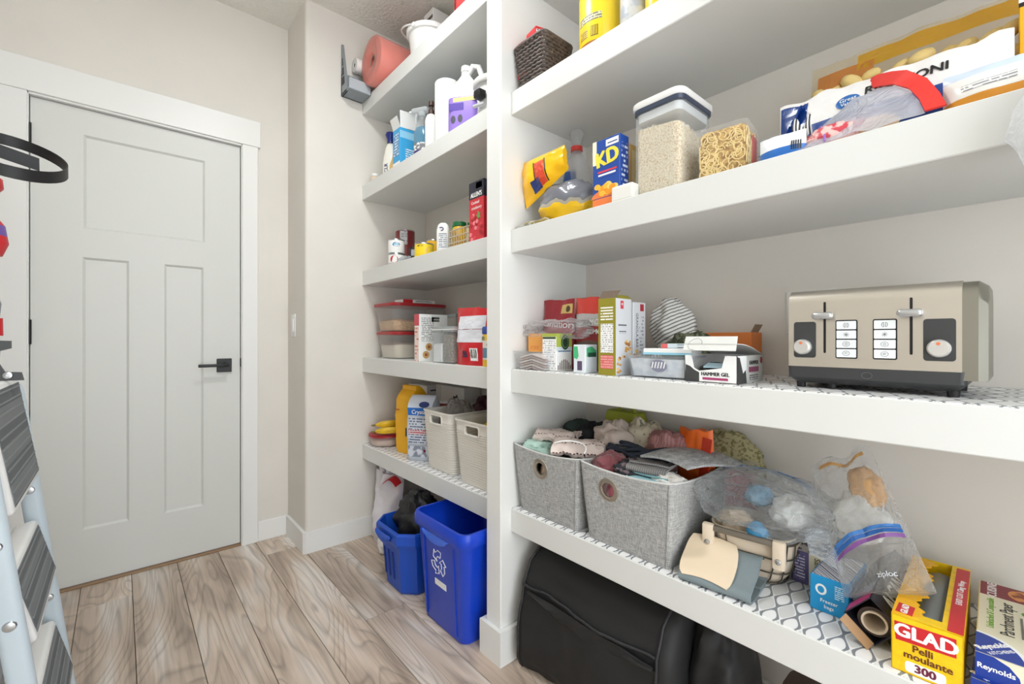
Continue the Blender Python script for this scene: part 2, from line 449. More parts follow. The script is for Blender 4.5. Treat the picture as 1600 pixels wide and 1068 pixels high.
def plank_mat():
    m, N, L, b = base('oak_vinyl_plank'); b.inputs['Roughness'].default_value = .42
    tc = N.new('ShaderNodeTexCoord'); oi = N.new('ShaderNodeObjectInfo')
    off = N.new('ShaderNodeVectorMath'); off.operation = 'MULTIPLY_ADD'; off.inputs[1].default_value = (1, 1, 1)
    cb = N.new('ShaderNodeCombineXYZ'); k = N.new('ShaderNodeMath'); k.operation = 'MULTIPLY'; k.inputs[1].default_value = 37
    L.new(oi.outputs['Random'], k.inputs[0]); L.new(k.outputs[0], cb.inputs[0]); L.new(k.outputs[0], cb.inputs[1])
    L.new(tc.outputs['Object'], off.inputs[0]); L.new(cb.outputs[0], off.inputs[2])
    def mapped(sx, sy):
        mp = N.new('ShaderNodeMapping'); mp.inputs['Scale'].default_value = (sx, sy, 1); L.new(off.outputs[0], mp.inputs[0]); return mp.outputs[0]
    def nz(vec, s, d=3, dist=0):
        n = N.new('ShaderNodeTexNoise'); n.inputs['Scale'].default_value = s; n.inputs['Detail'].default_value = d; n.inputs['Distortion'].default_value = dist
        L.new(vec, n.inputs['Vector']); return n.outputs['Fac']
    # growth figure: contour lines of a stretched noise (cathedrals and whorls)
    fig = nz(mapped(4.5, .95), 1.0, 1.5, .6)
    fm = N.new('ShaderNodeMath'); fm.operation = 'MULTIPLY'; fm.inputs[1].default_value = 19; L.new(fig, fm.inputs[0])
    fr = N.new('ShaderNodeMath'); fr.operation = 'FRACT'; L.new(fm.outputs[0], fr.inputs[0])
    ring = N.new('ShaderNodeValToRGB'); e = ring.color_ramp.elements
    e[0].position = 0; e[0].color = (.35, .35, .35, 1); e[1].position = 1; e[1].color = (.45, .45, .45, 1)
    x = e.new(.22); x.color = (.95, .95, .95, 1); x = e.new(.8); x.color = (.8, .8, .8, 1)
    L.new(fr.outputs[0], ring.inputs['Fac'])
    fibre = nz(mapped(90, 3), 1.0, 3)
    tone = nz(mapped(7, 1.4), 1.0, 3, .4)
    tr_ = N.new('ShaderNodeValToRGB'); e = tr_.color_ramp.elements
    e[0].position = .3; e[0].color = lin((166, 148, 133)); e[1].position = .72; e[1].color = lin((232, 226, 220))
    x = e.new(.5); x.color = lin((206, 188, 171)); L.new(tone, tr_.inputs['Fac'])
    def mul(a, bb, f):
        mx = N.new('ShaderNodeMix'); mx.data_type = 'RGBA'; mx.blend_type = 'MULTIPLY'; mx.inputs['Factor'].default_value = f
        L.new(a, mx.inputs['A']); L.new(bb, mx.inputs['B']); return mx.outputs['Result']
    fr2 = N.new('ShaderNodeValToRGB'); e = fr2.color_ramp.elements; e[0].position = .32; e[0].color = (.55, .52, .5, 1); e[1].position = .55; e[1].color = (1, 1, 1, 1)
    L.new(fibre, fr2.inputs['Fac'])
    c = mul(tr_.outputs['Color'], ring.outputs['Color'], .55); c = mul(c, fr2.outputs['Color'], .5)
    hs = N.new('ShaderNodeHueSaturation'); hs.inputs['Saturation'].default_value = 1.0
    vv = N.new('ShaderNodeMapRange'); vv.inputs['To Min'].default_value = .98; vv.inputs['To Max'].default_value = 1.22
    L.new(oi.outputs['Random'], vv.inputs['Value']); L.new(vv.outputs['Result'], hs.inputs['Value']); L.new(c, hs.inputs['Color'])
    L.new(hs.outputs['Color'], b.inputs['Base Color'])
    bp = N.new('ShaderNodeBump'); bp.inputs['Strength'].default_value = .12; bp.inputs['Distance'].default_value = .001
    L.new(fibre, bp.inputs['Height']); L.new(bp.outputs['Normal'], b.inputs['Normal'])
    return m
# floor: a dark underlay with real planks laid on it
fl = struct('floor', MB().box(-.37, 1.39, -1.6, 2.75, -.03, -.006), mat('underlay', (70, 60, 52), .9))
M_plank = plank_mat()
random.seed(4)
joints = {-1: (2.44, 1.2), 0: (3.1, 1.55), 1: (3.0, .9), 2: (3.0, 1.3), 3: (2.46, 1.0), 4: (1.64, .3), 5: (3.0, .62), 6: (2.02, .8), 7: (2.5, 1.28), 8: (1.9, .6)}
for k in range(-3, 9):
    x0 = .04 + .165 * k; x1 = x0 + .165
    x0 = max(x0, -.37); x1 = min(x1, 1.385)
    if x1 - x0 < .01: continue
    ys = [2.74] + [y for y in joints.get(k, (2.2, .9)) if y < 2.7] + [-.25, -1.6]
    for a, b in zip(ys, ys[1:]):
        if b >= 2.7: continue
        o = MB().box(x0 + .0009, x1 - .0009, b + .0009, a - .0009, -.006, 0, .0011).build('plank', M_plank, fl)
ceiling = struct('ceiling', MB().box(-.5, 1.5, -1.6, 2.9, 2.755, 2.83), ceil_mat())
def wedge(pts, z0, z1): return MB().prism(pts, z0, z1)
# far wall with the door opening, the return beside it (bullnose corner), the wall closing the shelves, back and left walls
fw = MB(); fw.box(-.5, -.290, 2.66, 2.78, 0, 2.755); fw.box(.483, .80, 2.66, 2.78, 0, 2.755); fw.box(-.290, .483, 2.66, 2.78, 2.075, 2.755)
struct('wall_far', fw, M_wall)
br = .018
corner = [(.695, 2.67)] + [(.695 + br - br * math.cos(a), 2.352 + br - br * math.sin(a)) for a in [PI/2*i/6 for i in range(7)]] + [(1.45, 2.352), (1.45, 2.67)]
struct('wall_return', MB().prism(corner, 0, 2.755), M_wall, 40)
struct('wall_back', MB().box(XB, 1.47, -1.6, 2.40, 0, 2.755), M_wall)
struct('wall_left', MB().box(-.47, -.37, -.8, 2.68, 0, 2.755), M_wall)
# baseboards
def bb(pts, name):
    m = MB().prism(pts, 0, .098); return struct(name, m, M_trim)
b1 = MB().box(.545, .690, 2.645, 2.662, 0, .104, .003); struct('baseboard_far', b1, M_trim)
bpts = [(.68, 2.645), (.68, 2.350), (.693, 2.337), (1.374, 2.337), (1.374, 2.351), (.704, 2.351), (.696, 2.362), (.696, 2.645)]
struct('baseboard_return', MB().prism(bpts, 0, .104), M_trim)
struct('baseboard_back', MB().box(1.36, 1.376, -1.6, 2.336, 0, .104, .003), M_trim)
struct('baseboard_left', MB().box(-.371, -.356, -.8, 2.64, 0, .104, .003), M_trim)
# door: leaf with three recessed panels, casing, stop, hinges, lever
door = bpy.data.objects.new('door_1', None); C.objects.link(door); door.location = (0, 0, 0); door['kind'] = 'structure'
x0, x1, H = -.275, .468, 2.055
pan = [(-.118, .318, 1.541, 1.945), (-.121, .032, .241, 1.417), (.158, .312, .241, 1.417)]
yf = 2.672
lf = MB(); g = []
xs = sorted({x0, x1} | {p for q in pan for p in q[:2]}); zs = sorted({.012, H} | {p for q in pan for p in q[2:]})
for a, b in zip(xs, xs[1:]):
    for c, d in zip(zs, zs[1:]):
        mx, mz = (a+b)/2, (c+d)/2
        if not any(p[0] < mx < p[1] and p[2] < mz < p[3] for p in pan): lf.add([(a,yf,c),(b,yf,c),(b,yf,d),(a,yf,d)], [(0,1,2,3)])
for a, b, c, d in pan:                       # sloped sticking down to the flat panel
    e, dp = .009, .009
    A = [(a,yf,c),(b,yf,c),(b,yf,d),(a,yf,d)]; B = [(a+e,yf+dp,c+e),(b-e,yf+dp,c+e),(b-e,yf+dp,d-e),(a+e,yf+dp,d-e)]
    lf.add(A+B, [(0,1,5,4),(1,2,6,5),(2,3,7,6),(3,0,4,7)])
lf.add([(x0,yf,.012),(x1,yf,.012),(x1,yf,H),(x0,yf,H),(x0,2.706,.012),(x1,2.706,.012),(x1,2.706,H),(x0,2.706,H)], [(0,1,5,4),(1,2,6,5),(2,3,7,6),(3,0,4,7),(4,5,6,7)])
lf.build('door_leaf', M_door, door)
for (a, b, c, d) in pan:
    MB().box(a+.009, b-.009, yf+.0085, yf+.014, c+.009, d-.009).build('door_panel', M_door, door)
fr = MB()
fr.box(-.366, x0-.006, 2.644, 2.662, 0, 2.066, .002); fr.box(x1+.006, .545, 2.644, 2.662, 0, 2.066, .002)
fr.build('casing_leg', M_trim, door)
MB().box(-.366, .557, 2.640, 2.662, 2.066, 2.20, .002).build('casing_head', M_trim, door)
jb = MB(); jb.box(-.290, x0-.003, 2.650, 2.78, 0, 2.075); jb.box(x1+.003, .483, 2.650, 2.78, 0, 2.075); jb.box(-.290, .483, 2.650, 2.78, H+.003, 2.075)
jb.build('door_jamb', M_trim, door)
st = MB(); st.box(x0-.003, x0+.012, 2.708, 2.78, 0, H); st.box(x1-.012, x1+.003, 2.708, 2.78, 0, H); st.box(x0, x1, 2.708, 2.78, H-.012, H+.003)
st.build('door_stop', M_trim, door)
MB().box(x0-.01, x1+.01, 2.655, 2.78, 0, .0075, .002).build('threshold', mat('oak_threshold', (150, 120, 88), .5), door)
for z in (1.043, 1.845, .25):
    h = MB(); h.lathe([(0,0),(.0065,.0),(.0065,.1),(0,.1)], 10, (x0-.002, 2.664, z)); h.box(x0-.004, x0+.002, 2.664, 2.70, z, z+.1)
    h.build('hinge', M_black, door, 40)
hd = MB(); hd.box(.366, .43, 2.661, 2.6725, .897, .965, .002); hs = hd.build('handle_rose', M_black, door)
lv = MB(); lv.lathe([(0,0),(.0115,0),(.0115,.05),(0,.05)], 14, (0,0,0), tr(.400, 2.663, .933) @ rot(x=PI/2)); lv.box(.284, .412, 2.608, 2.621, .926, .941, .003, 2)
lv.build('door_lever', M_black, hs, 40)
MB().box(x1-.001, x1+.006, 2.660, 2.668, .92, .965, .001).build('latch_plate', M_black, door)
# light switch on the return wall
sw = thing('light_switch', 'white rocker light switch on the narrow return wall right of the door', 'switch', (.695, 2.55, 1.135), -PI/2)
MB().box(-.037, .037, -.006, 0, -.06, .06, .003, 2).build('switch_plate', M_trim, sw, 40)
MB().box(-.016, .016, -.010, -.004, -.033, .033, .002, 2).build('rocker', M_trim, sw, 40)
# partition between the two shelf bays, ending in a post with a plinth
pt = bpy.data.objects.new('wall_partition', None); C.objects.link(pt); pt['kind'] = 'structure'
MB().box(.94, 1.38, 1.130, 1.206, 0, 2.756, .003).build('partition_panel', M_trim, pt)
pb = MB().prism([(1.376, 1.113), (.924, 1.113), (.924, 1.223), (1.376, 1.223), (1.376, 1.207), (.939, 1.207), (.939, 1.129), (1.376, 1.129)], 0, .113)
pb.build('plinth', M_trim, pt)
pt2 = bpy.data.objects.new('wall_partition', None); C.objects.link(pt2); pt2['kind'] = 'structure'
MB().box(.94, 1.38, -.676, -.60, 0, 2.756, .003).build('partition_panel', M_shelf, pt2)
def liner_mat():
    """vinyl shelf liner: rows of ogees with a grey outline, white and hatched pale grey by turns"""
    m, N, L, b = base('shelf_liner'); b.inputs['Roughness'].default_value = .4
    tc = N.new('ShaderNodeTexCoord'); sp = N.new('ShaderNodeSeparateXYZ'); L.new(tc.outputs['Object'], sp.inputs[0])
    def mth(op, a, v=None, v2=None):
        x = N.new('ShaderNodeMath'); x.operation = op
        for i, q in enumerate((a, v, v2)):
            if q is None: continue
            if isinstance(q, (int, float)): x.inputs[i].default_value = q
            else: L.new(q, x.inputs[i])
        return x.outputs[0]
    u = mth('DIVIDE', mth('SUBTRACT', sp.outputs['Y'], .382), .0387); v = mth('DIVIDE', mth('SUBTRACT', sp.outputs['X'], 1.001), .0815)
    # ogee lattice: f = cos(2 pi u) + cos(2 pi v); cells are its lobes of either sign
    cu = mth('COSINE', mth('MULTIPLY', u, 2*PI)); cv = mth('COSINE', mth('MULTIPLY', v, 2*PI))
    f = mth('ADD', cu, mth('MULTIPLY', cv, .95)); af = mth('ABSOLUTE', mth('SUBTRACT', f, .3))
    line = mth('LESS_THAN', af, .32); inner = mth('LESS_THAN', af, .60)
    pos = mth('GREATER_THAN', f, .3)
    hatch = mth('LESS_THAN', mth('FRACT', mth('MULTIPLY', mth('ADD', sp.outputs['X'], mth('MULTIPLY', sp.outputs['Y'], .5)), 420)), .45)
    gate = mth('MULTIPLY', mth('SUBTRACT', 1, pos), hatch)
    def mix(fac, A, B):
        mx = N.new('ShaderNodeMix'); mx.data_type = 'RGBA'; L.new(fac, mx.inputs['Factor'])
        for nm, c in (('A', A), ('B', B)):
            if isinstance(c, tuple): mx.inputs[nm].default_value = lin(c)
            else: L.new(c, mx.inputs[nm])
        return mx.outputs['Result']
    fill = mix(pos, (232, 232, 230), (248, 247, 247)); fill = mix(gate, fill, (204, 204, 203))
    c = mix(inner, fill, (244, 244, 244)); c = mix(line, c, (138, 141, 146))
    L.new(c, b.inputs['Base Color'])
    return m
M_liner = liner_mat()
for i, z in enumerate(TOP):
    s = struct('shelf', MB().box(XF, XB + .002, 1.205, 2.353, z - TH, z, .002), M_shelf)
    s = struct('shelf', MB().box(XF, XB + .002, -.601, 1.131, z - TH, z, .002), M_shelf)
tag(MB().box(XF + .004, XB - .001, 1.207, 2.35, 0, .0012).build('shelf_liner', M_liner, loc=(0, 0, TOP[4])), 'white and grey ogee patterned liner under the woven baskets', 'shelf liner')
tag(MB().box(XF + .004, XB - .001, -.598, 1.129, 0, .0012).build('shelf_liner', M_liner, loc=(0, 0, TOP[3])), 'white and grey ogee patterned liner under the toaster', 'shelf liner')
tag(MB().box(XF + .004, XB - .001, -.598, 1.129, 0, .0012).build('shelf_liner', M_liner, loc=(0, 0, TOP[4])), 'white and grey ogee patterned liner under the grey fabric bins', 'shelf liner')
# outlet behind the toaster
ol = thing('wall_outlet', 'white outlet cover on the wall just behind the toaster', 'outlet', (XB, .37, 1.135), FACE)
MB().box(-.058, .058, -.006, 0, -.058, .058, .003, 2).build('cover_plate', M_trim, ol, 40)
oc = MB(); oc.box(-.034, -.012, -.009, -.004, -.035, .035, .004, 2); oc.box(.012, .034, -.009, -.004, -.035, .035, .004, 2); oc.build('socket_face', M_trim, ol, 40)
# ceiling lamp above the aisle
lp = thing('ceiling_lamp', 'round white flush ceiling lamp above the aisle', 'lamp', LAMP)
MB().lathe([(0,0),(.17,0),(.17,-.02),(.15,-.03),(0,-.03)], 40).build('lamp_base', M_trim, lp, 40)
me_, Ne, Le, be = base('lamp_glass'); be.inputs['Emission Color'].default_value = (1, 1, 1, 1); be.inputs['Emission Strength'].default_value = 10
be.inputs['Base Color'].default_value = (.9, .9, .88, 1)
MB().lathe([(.145,-.028),(.14,-.045),(.11,-.062),(.06,-.072),(0,-.075)], 40).build('lamp_shade', me_, lp, 60)
la = bpy.data.lights.new('ceiling_light', 'AREA'); la.shape = 'DISK'; la.size = .22; la.energy = 9; la.color = (.95, .99, 1.0)
lo = bpy.data.objects.new('ceiling_light', la); C.objects.link(lo); lo.location = (LAMP[0], LAMP[1], LAMP[2] - .085)
# ---------------------------------------------------------------- shared builders
def ring(w, d, r, z, n=5): return [(x, y, z) for x, y in rrect(-w/2, w/2, -d/2, d/2, min(r, .49*min(w, d)), n)]
def tub(levels, r, th, floor=.004):
    """open vessel; levels = [(z, w, d), ...] from the bottom up"""
    z0, w0, d0 = levels[0]
    out = [ring(w, d, r, z) for z, w, d in levels]
    inn = [ring(w - 2*th, d - 2*th, max(.001, r - th), max(z, z0 + floor)) for z, w, d in levels][::-1]
    return MB().loft(out + inn, True, True)
def solid(levels, r): return MB().loft([ring(w, d, r, z) for z, w, d in levels])
def interp(levels, z):
    for a, b in zip(levels, levels[1:]):
        if z <= b[0]:
            k = (z - a[0]) / (b[0] - a[0]); return a[1] + (b[1]-a[1])*k, a[2] + (b[2]-a[2])*k
    return levels[-1][1:]
M_white_pl = mat('white_plastic', (238, 238, 236), .35)
M_grey_pl = mat('grey_plastic', (128, 134, 138), .4)
M_clear = film('clear_plastic', (232, 236, 238), .10, .08)
M_milky = film('milky_bag_film', (214, 222, 228), .26, .2)
M_red = mat('red_print', (204, 32, 42), .4); M_redpl = mat('red_plastic', (186, 40, 46), .35)
M_wht = mat('white_print', (244, 244, 242), .45); M_blk = mat('black_print', (24, 24, 26), .45)
M_yel = mat('yellow_print', (246, 200, 20), .42); M_navy = mat('navy_print', (28, 48, 110), .4)
M_paper = mat('white_paper', (240, 239, 236), .8, bump=.05, bscale=70)
M_steel = mat('bright_steel', (190, 192, 194), .28, metal=1)
# ---------------------------------------------------------------- left edge: step ladder, strap, hanging tools
M_lad = mat('pale_blue_frame', (196, 209, 217), .32); M_tread = stripes('ribbed_tread', (98, 102, 105), (122, 126, 128), .012, 'X', .5, .75)
lad = thing('step_ladder', 'folded pale blue step ladder with grey ribbed treads at the left edge', 'ladder', (-.138, 1.55, 0))
T0 = tr(.12, -1.55, 0)
def lx(z): return -.066 - .118*z
for y in (1.325, 1.765):
    r_ = MB(); pts = [(lx(z) - .02, y, z) for z in (.012, .3, .6, .93)] + [(lx(.975) - .03, y, .965)]
    rings_ = [[(p[0] + a, p[1] + b, p[2]) for a, b in rrect(-.021, .021, -.014, .014, .0135, 5)] for p in pts]
    r_.loft(rings_, mtx=T0); fr_ = r_.build('front_rail', M_lad, lad, 50)
    q = MB(); q.box(lx(0)-.048, lx(0)+.008, y-.02, y+.02, 0, .03, .006, 2, T0); q.build('rubber_foot', M_blk, fr_, 40)
    for z in (.20, .36, .5, .66, .86):
        MB().lathe([(.011,0),(.009,.004),(0,.006)], 12, (0,0,0), T0 @ tr(lx(z)-.02, y - .0135, z) @ rot(x=PI/2)).build('rivet', M_steel, fr_, 40)
    r_ = MB(); rings_ = [[(lx(z) - .085 - .01*z + a, y + (.03 if y < 1.5 else -.03) + b, z) for a, b in rrect(-.015, .015, -.012, .012, .0115, 4)] for z in (.004, .3, .6, .93)]
    r_.loft(rings_, mtx=T0).build('rear_leg', M_lad, lad, 50)
for z in (.12, .52, .9):
    MB().tube([(lx(z)-.09, 1.36, z), (lx(z)-.09, 1.73, z)], .009, 10, mtx=T0).build('cross_brace', M_lad, lad, 50)
# treads folded up between the rails: a white moulded tray and a grey ribbed pad on its face
for zb, zt, sl in ((.715, .955, .155), (.445, .575, .26), (.165, .295, .26)):
    xb = lx(zb) + .006; L_ = math.hypot(zt - zb, sl*(zt - zb)); ang = math.atan2(sl, 1)
    Mt = T0 @ tr(xb, 1.545, zb) @ rot(y=-ang)      # local z runs up the tread, local x is its face normal
    tr_ = MB(); tr_.box(-.045, 0, -.190, .190, -.012, L_ + .012, .009, 3, Mt); t_ = tr_.build('step_tray', M_white_pl, lad, 50)
    pd = MB(); pd.box(-.002, .0016, -.176, .176, .002, L_ - .002, .001, 1, Mt); pd.build('tread_pad', M_tread, t_)
    n_ = 11 if L_ > .2 else 6
    rb = MB()
    for i in range(n_): zz = .010 + (L_ - .02) * i / (n_ - 1); rb.box(.001, .0031, -.170, .170, zz - .0018, zz + .0018, mtx=Mt)
    rb.build('tread_ribs', mat('tread_rib', (134, 138, 140), .7), t_)
bk = MB(); poly = [(-.24, -.047), (-.139, -.047), (-.143, -.028), (-.170, -.026), (-.180, -.004), (-.178, .024), (-.160, .03), (-.160, .048), (-.205, .050), (-.24, .046)]
bk.prism([(x*1.0 - .018, z + 1.012) for x, z in poly], -.006, .006, T0 @ Matrix(((1,0,0,0),(0,0,1,1.60),(0,1,0,0),(0,0,0,1))))
bo = bk.build('top_bracket', mat('dark_grey_bracket', (66, 68, 68), .5), lad)
for x, z in ((-.206, 1.048), (-.183, .978)):
    MB().lathe([(.0095,0),(.008,.004),(.004,.005),(.0035,.003),(0,.003)], 14, (0,0,0), T0 @ tr(x, 1.594, z) @ rot(x=PI/2)).build('bolt', M_steel, bo, 40)
# belt strap hooked on the left wall
st_ = thing('black_strap', 'black webbing belt looped and hanging out from the left edge', 'strap', (-.37, 1.80, 1.505))
M_strap = mat('black_leather', (22, 22, 24), .5, bump=.1, bscale=300)
def ribbon(pts, w, th, parent, nm):
    n = len(pts) - 1
    P = [Vector(p) for p in pts]
    def fn(u, v):
        i = min(n, int(round(u*n))); return P[i] + Vector((0, -.006*(v-.5), (v - .5)*w))
    return MB().sheet(fn, n, 3, th).build(nm, M_strap, parent, 60)
loop = []
for i in range(41):
    a = PI * .96 - 2*PI*.96 * i / 40 
    loop.append((.145 + .110*math.cos(a), .02 + .13*math.sin(a), .06 + .075*math.sin(a) - .02*math.cos(a)))
ribbon(loop, .03, .003, st_, 'strap_loop')
ribbon([(-.001 + .022*i, .02 + .004*i, .098 - .0045*i) for i in range(10)], .035, .003, st_, 'strap_end')
hk = MB(); hk.tube([(0,.02,.05),(.03,.02,.05),(.045,.02,.052),(.05,.02,.07)], .004, 8); hk.lathe([(.012,-.002),(.012,.003),(0,.003)], 14, (0,0,0), tr(.002,.02,.05) @ rot(y=PI/2)); hk.build('wall_hook', M_steel, st_, 40)
tl = thing('hanging_duster', 'red duster with purple stripe hanging at the very left edge', 'duster', (-.305, 1.95, 1.30))
MB().lathe([(0,.0),(.05,.005),(.062,.04),(.055,.09),(.03,.13),(.012,.15),(.0,.15)], 20).build('duster_head', bands('duster_print', [(0,(206,34,44)),(.06,(110,80,160)),(.09,(206,34,44))], 'Z', .5, 0, .2), tl, 50)
MB().lathe([(.012,.15),(.03,.17),(.052,.20),(.05,.225),(.0,.24)], 20).build('duster_cap', M_red, tl, 50)
MB().tube([(0,0,.22),(-.02,0,.30),(-.063,0,.32)], .006, 8).build('hanger_cord', M_wht, tl, 50)
ml = thing('mop_handle', 'white pole with red collar and grey tip leaning at the left edge', 'mop', (-.30, 2.12, 0))
MB().tube([(-.03, 0, .012), (0, 0, 1.10)], .013, 12).build('pole', mat('pinkish_pole', (236, 214, 208), .4), ml, 50)
MB().tube([(0, 0, 1.075), (.001, 0, 1.13)], [.024, .022], 14).build('collar', M_red, ml, 50)
MB().lathe([(.016,1.13),(.018,1.15),(.020,1.175),(.014,1.195),(0,1.2)], 14).build('tip', M_grey_pl, ml, 50)
MB().box(-.05, .03, -.12, .12, 0, .03, .01, 2).build('mop_head', mat('mop_cloth', (150, 152, 156), .95), ml, 40)
# ---------------------------------------------------------------- floor under the left shelves: recycling bins and bags
M_blue = mat('recycling_blue', (16, 66, 200), .34, bump=.02, bscale=150); M_blue2 = mat('tote_blue', (22, 78, 186), .4)
# tall bin
tb = thing('recycling_bin', 'tall blue recycling bin with white arrows logo beside the post', 'recycling bin', (1.045, 1.405, 0), FACE)
lv_ = [(0, .265, .30), (.01, .275, .31), (.34, .325, .345), (.35, .335, .355), (.392, .340, .36), (.40, .334, .354)]
tub(lv_, .035, .0045).build('bin_body', M_blue, tb, 40)
def ft(w0, d0, lv):  # point on a tapered vessel's front: u across, z up
    def s(u, z, lift=0):
        w, d = interp(lv, max(0, z)); return Vector((u, -d/2 - lift, z))
    return s
sf = ft(0, 0, lv_)
rm = MB(); rm.loft([ring(.348, .368, .04, .352), ring(.356, .376, .042, .360), ring(.356, .376, .042, .385), ring(.346, .366, .04, .4), ring(.332, .352, .035, .4), ring(.332, .352, .035, .352)], False, False)
rm.build('rim', M_blue, tb, 40)
gr = MB(); pts = [(-.075 + .15*i/14, 0) for i in range(15)]
gr.sheet(lambda a, b: sf(-.085 + .17*a, .352 - (.028*math.sin(PI*a)**.6)*b, .004 + .012*math.sin(PI*b*.5)), 16, 4, .003); gr.build('grip_lip', mat('blue_grip', (60, 104, 214), .34), tb, 40)
for u in (-.105, .095):
    MB().sheet(lambda a, b: sf(u + .004*a, .02 + .31*b, .0025), 1, 12, .004).build('moulded_seam', M_blue, tb)
def arrow3(cu, cz, R):
    """three chasing arrows as thin outlines"""
    mb = MB()
    for k in range(3):
        a = PI/2 + k*2*PI/3
        def P(x, y): return (cu + R*(x*math.cos(a) - y*math.sin(a)), cz + R*(x*math.sin(a) + y*math.cos(a)))
        poly = [P(.95, -.42), P(1.02, .02), P(.72, .44), P(.93, .60), P(.34, .74), P(.10, .18), P(.32, .28), P(.54, .04), P(.50, -.30)]
        n = len(poly)
        mb.tube([sf(x, y, .0012) for x, y in poly], .0018, 5, closed=True)
    return mb
arrow3(-.005, .245, .046).build('arrows_logo', M_wht, tb)
MB().sheet(lambda a, b: sf(-.035 + .075*a, .158 + .022*b, .001), 2, 2, .0012).build('white_label', M_wht, tb)
tag(blob(.09, .09, .04, 3, .3, 5, nu=24, nv=14).build('crumpled_packaging', mat('grey_packaging', (120, 124, 140), .7), loc=(1.045, 1.405, .007)), 'crumpled packaging at the bottom of the tall blue bin', 'packaging')
# small tote bin with a stepped rim
sb = thing('recycling_tote', 'small blue recycling tote with ribbed sides and black bag spilling inside', 'recycling bin', (1.02, 1.768, 0), FACE)
lv2 = [(0, .215, .27), (.012, .225, .28), (.21, .265, .315)]
def cham(w, d, c, z): return [(x, y, z) for x, y in [(w/2-c,-d/2),(w/2,-d/2+c),(w/2,d/2-c),(w/2-c,d/2),(-w/2+c,d/2),(-w/2,d/2-c),(-w/2,-d/2+c),(-w/2+c,-d/2)]]
tb2 = MB(); tb2.loft([cham(w, d, .05, z) for z, w, d in lv2] + [cham(.29, .345, .055, .212), cham(.30, .355, .055, .225), cham(.30, .355, .055, .262), cham(.29, .345, .052, .27), cham(.276, .331, .05, .27), cham(.255, .305, .045, .21), cham(.218, .27, .045, .01)])
tb2.build('tote_body', M_blue2, sb)
sf2 = ft(0, 0, lv2)
for u in (-.068, -.03, .008):
    MB().sheet(lambda a, b: sf2(u + .010*a, .05 + .115*b, .0035), 1, 6, .006).build('side_rib', mat('tote_rib', (10, 46, 132), .5), sb)
MB().sheet(lambda a, b: Vector((-.07 + .12*a, -.178 - .010*math.sin(PI*b) - .006, .228 - .038*math.sin(PI*a)**.7*b + .02)), 12, 4, .004).build('grip_lip', M_blue2, sb, 40)
M_cloth_blk = mat('black_nylon', (26, 26, 28), .55, bump=.3, bscale=40)
k_ = blob(.085, .10, .12, 11, .35, 7, box=.9); tag(k_.build('black_bag', M_cloth_blk, loc=(1.0, 1.775, .135), smooth=60), 'black nylon bag stuffed into the small blue tote', 'bag')
k_ = MB(); k_.sheet(lambda u, v: (.10*(v-.5)*2 + .01*fbm((u*.3,v*.2,0), 9), .17*(u-.5)*2, .042 - .02*abs(u-.5) + .012*fbm((u*.3, v*.3, 1), 12)), 16, 10, .03)
tag(k_.build('black_pouch', M_cloth_blk, loc=(1.10, 1.70, .388), smooth=60), 'flat black pouch lying on top of the stuffed tote', 'bag')
# white carrier bag against the wall
wb = thing('plastic_bag', 'white plastic carrier bag slumped against the wall behind the blue tote', 'bag', (1.075, 2.21, 0), FACE + .25)
mb_, s_ = pouch(.22, .36, .15, 5, .8, .35, wr=.03, ws=11, pinch=.15); mb_.build('bag_body', mat('white_bag_film', (226, 222, 228), .35, bump=.25, bscale=14), wb, 60)
MB().tube([(-.05,0,.345),(-.055,-.01,.39),(-.03,-.015,.415),(.0,-.015,.40),(.01,-.01,.345)], [.018,.012,.009,.012,.018], 8).build('bag_handle', mat('white_bag_film', (226, 222, 228)), wb, 60)
MB().sheet(lambda u, v: (.025 + .10*u, -.03 - .04*v, .33 + .03*math.sin(3*u) - .012*v), 8, 3, .002).build('drawstring', M_red, wb, 60)
tag(blob(.025, .03, .05, 21, .35, 7).build('crumpled_tissue', M_paper, loc=(.985, 2.09, 0), smooth=60), 'crumpled white paper on the floor by the blue tote', 'paper')
# ---------------------------------------------------------------- left bay, top shelf
Z1, Z2, Z3, Z4, Z5 = [z + .0004 for z in TOP]; Z5L = TOP[4] + .0016; Z4L = TOP[3] + .0016
gh = thing('roll_dispenser', 'grey plastic roll dispenser on the wall at the end of the top shelf', 'dispenser', (.87, 2.35, 2.33))
M_gp = mat('dispenser_grey', (138, 146, 152), .35)
MB().prism([(0,.0),(-.075,.0),(-.078,.03),(-.02,.262),(-.004,.27),(0,.262)], 0, .008, Matrix(((0,0,1,.0),(1,0,0,0),(0,1,0,0),(0,0,0,1)))).build('end_plate', M_gp, gh)
for k in range(3):
    MB().prism([(-.015,.05+.05*k),(-.05+.010*k,.05+.05*k),(-.045+.010*k,.09+.05*k),(-.015,.09+.05*k)], -.001, .0005, Matrix(((0,0,1,.0),(1,0,0,0),(0,1,0,0),(0,0,0,1)))).build('vent_slot', mat('dark_slot', (60, 64, 68), .6), gh)
MB().box(0, .112, -.11, -.001, 0, .012, .002).build('tray', M_gp, gh)
MB().box(0, .112, -.115, -.105, .0, .055, .002).build('tray_lip', mat('dispenser_pale', (176, 184, 190), .3), gh)
MB().box(0, .112, -.012, 0, .0, .12, .002).build('back_plate', M_gp, gh)
pr = thing('paper_roll', 'thin white paper roll with dark hollow core beside the coral roll', 'paper roll', (.925, 2.311, 2.498), 0, ry=PI/2)
MB().lathe([(.010,.0),(.036,.0),(.036,.17),(.010,.17),(.010,.0)], 28).build('paper', M_paper, pr, 50)
MB().lathe([(.005,.004),(.0105,.002),(.0105,.168),(.005,.166)], 20).build('core', mat('dark_core', (38, 30, 28), .8), pr, 50)
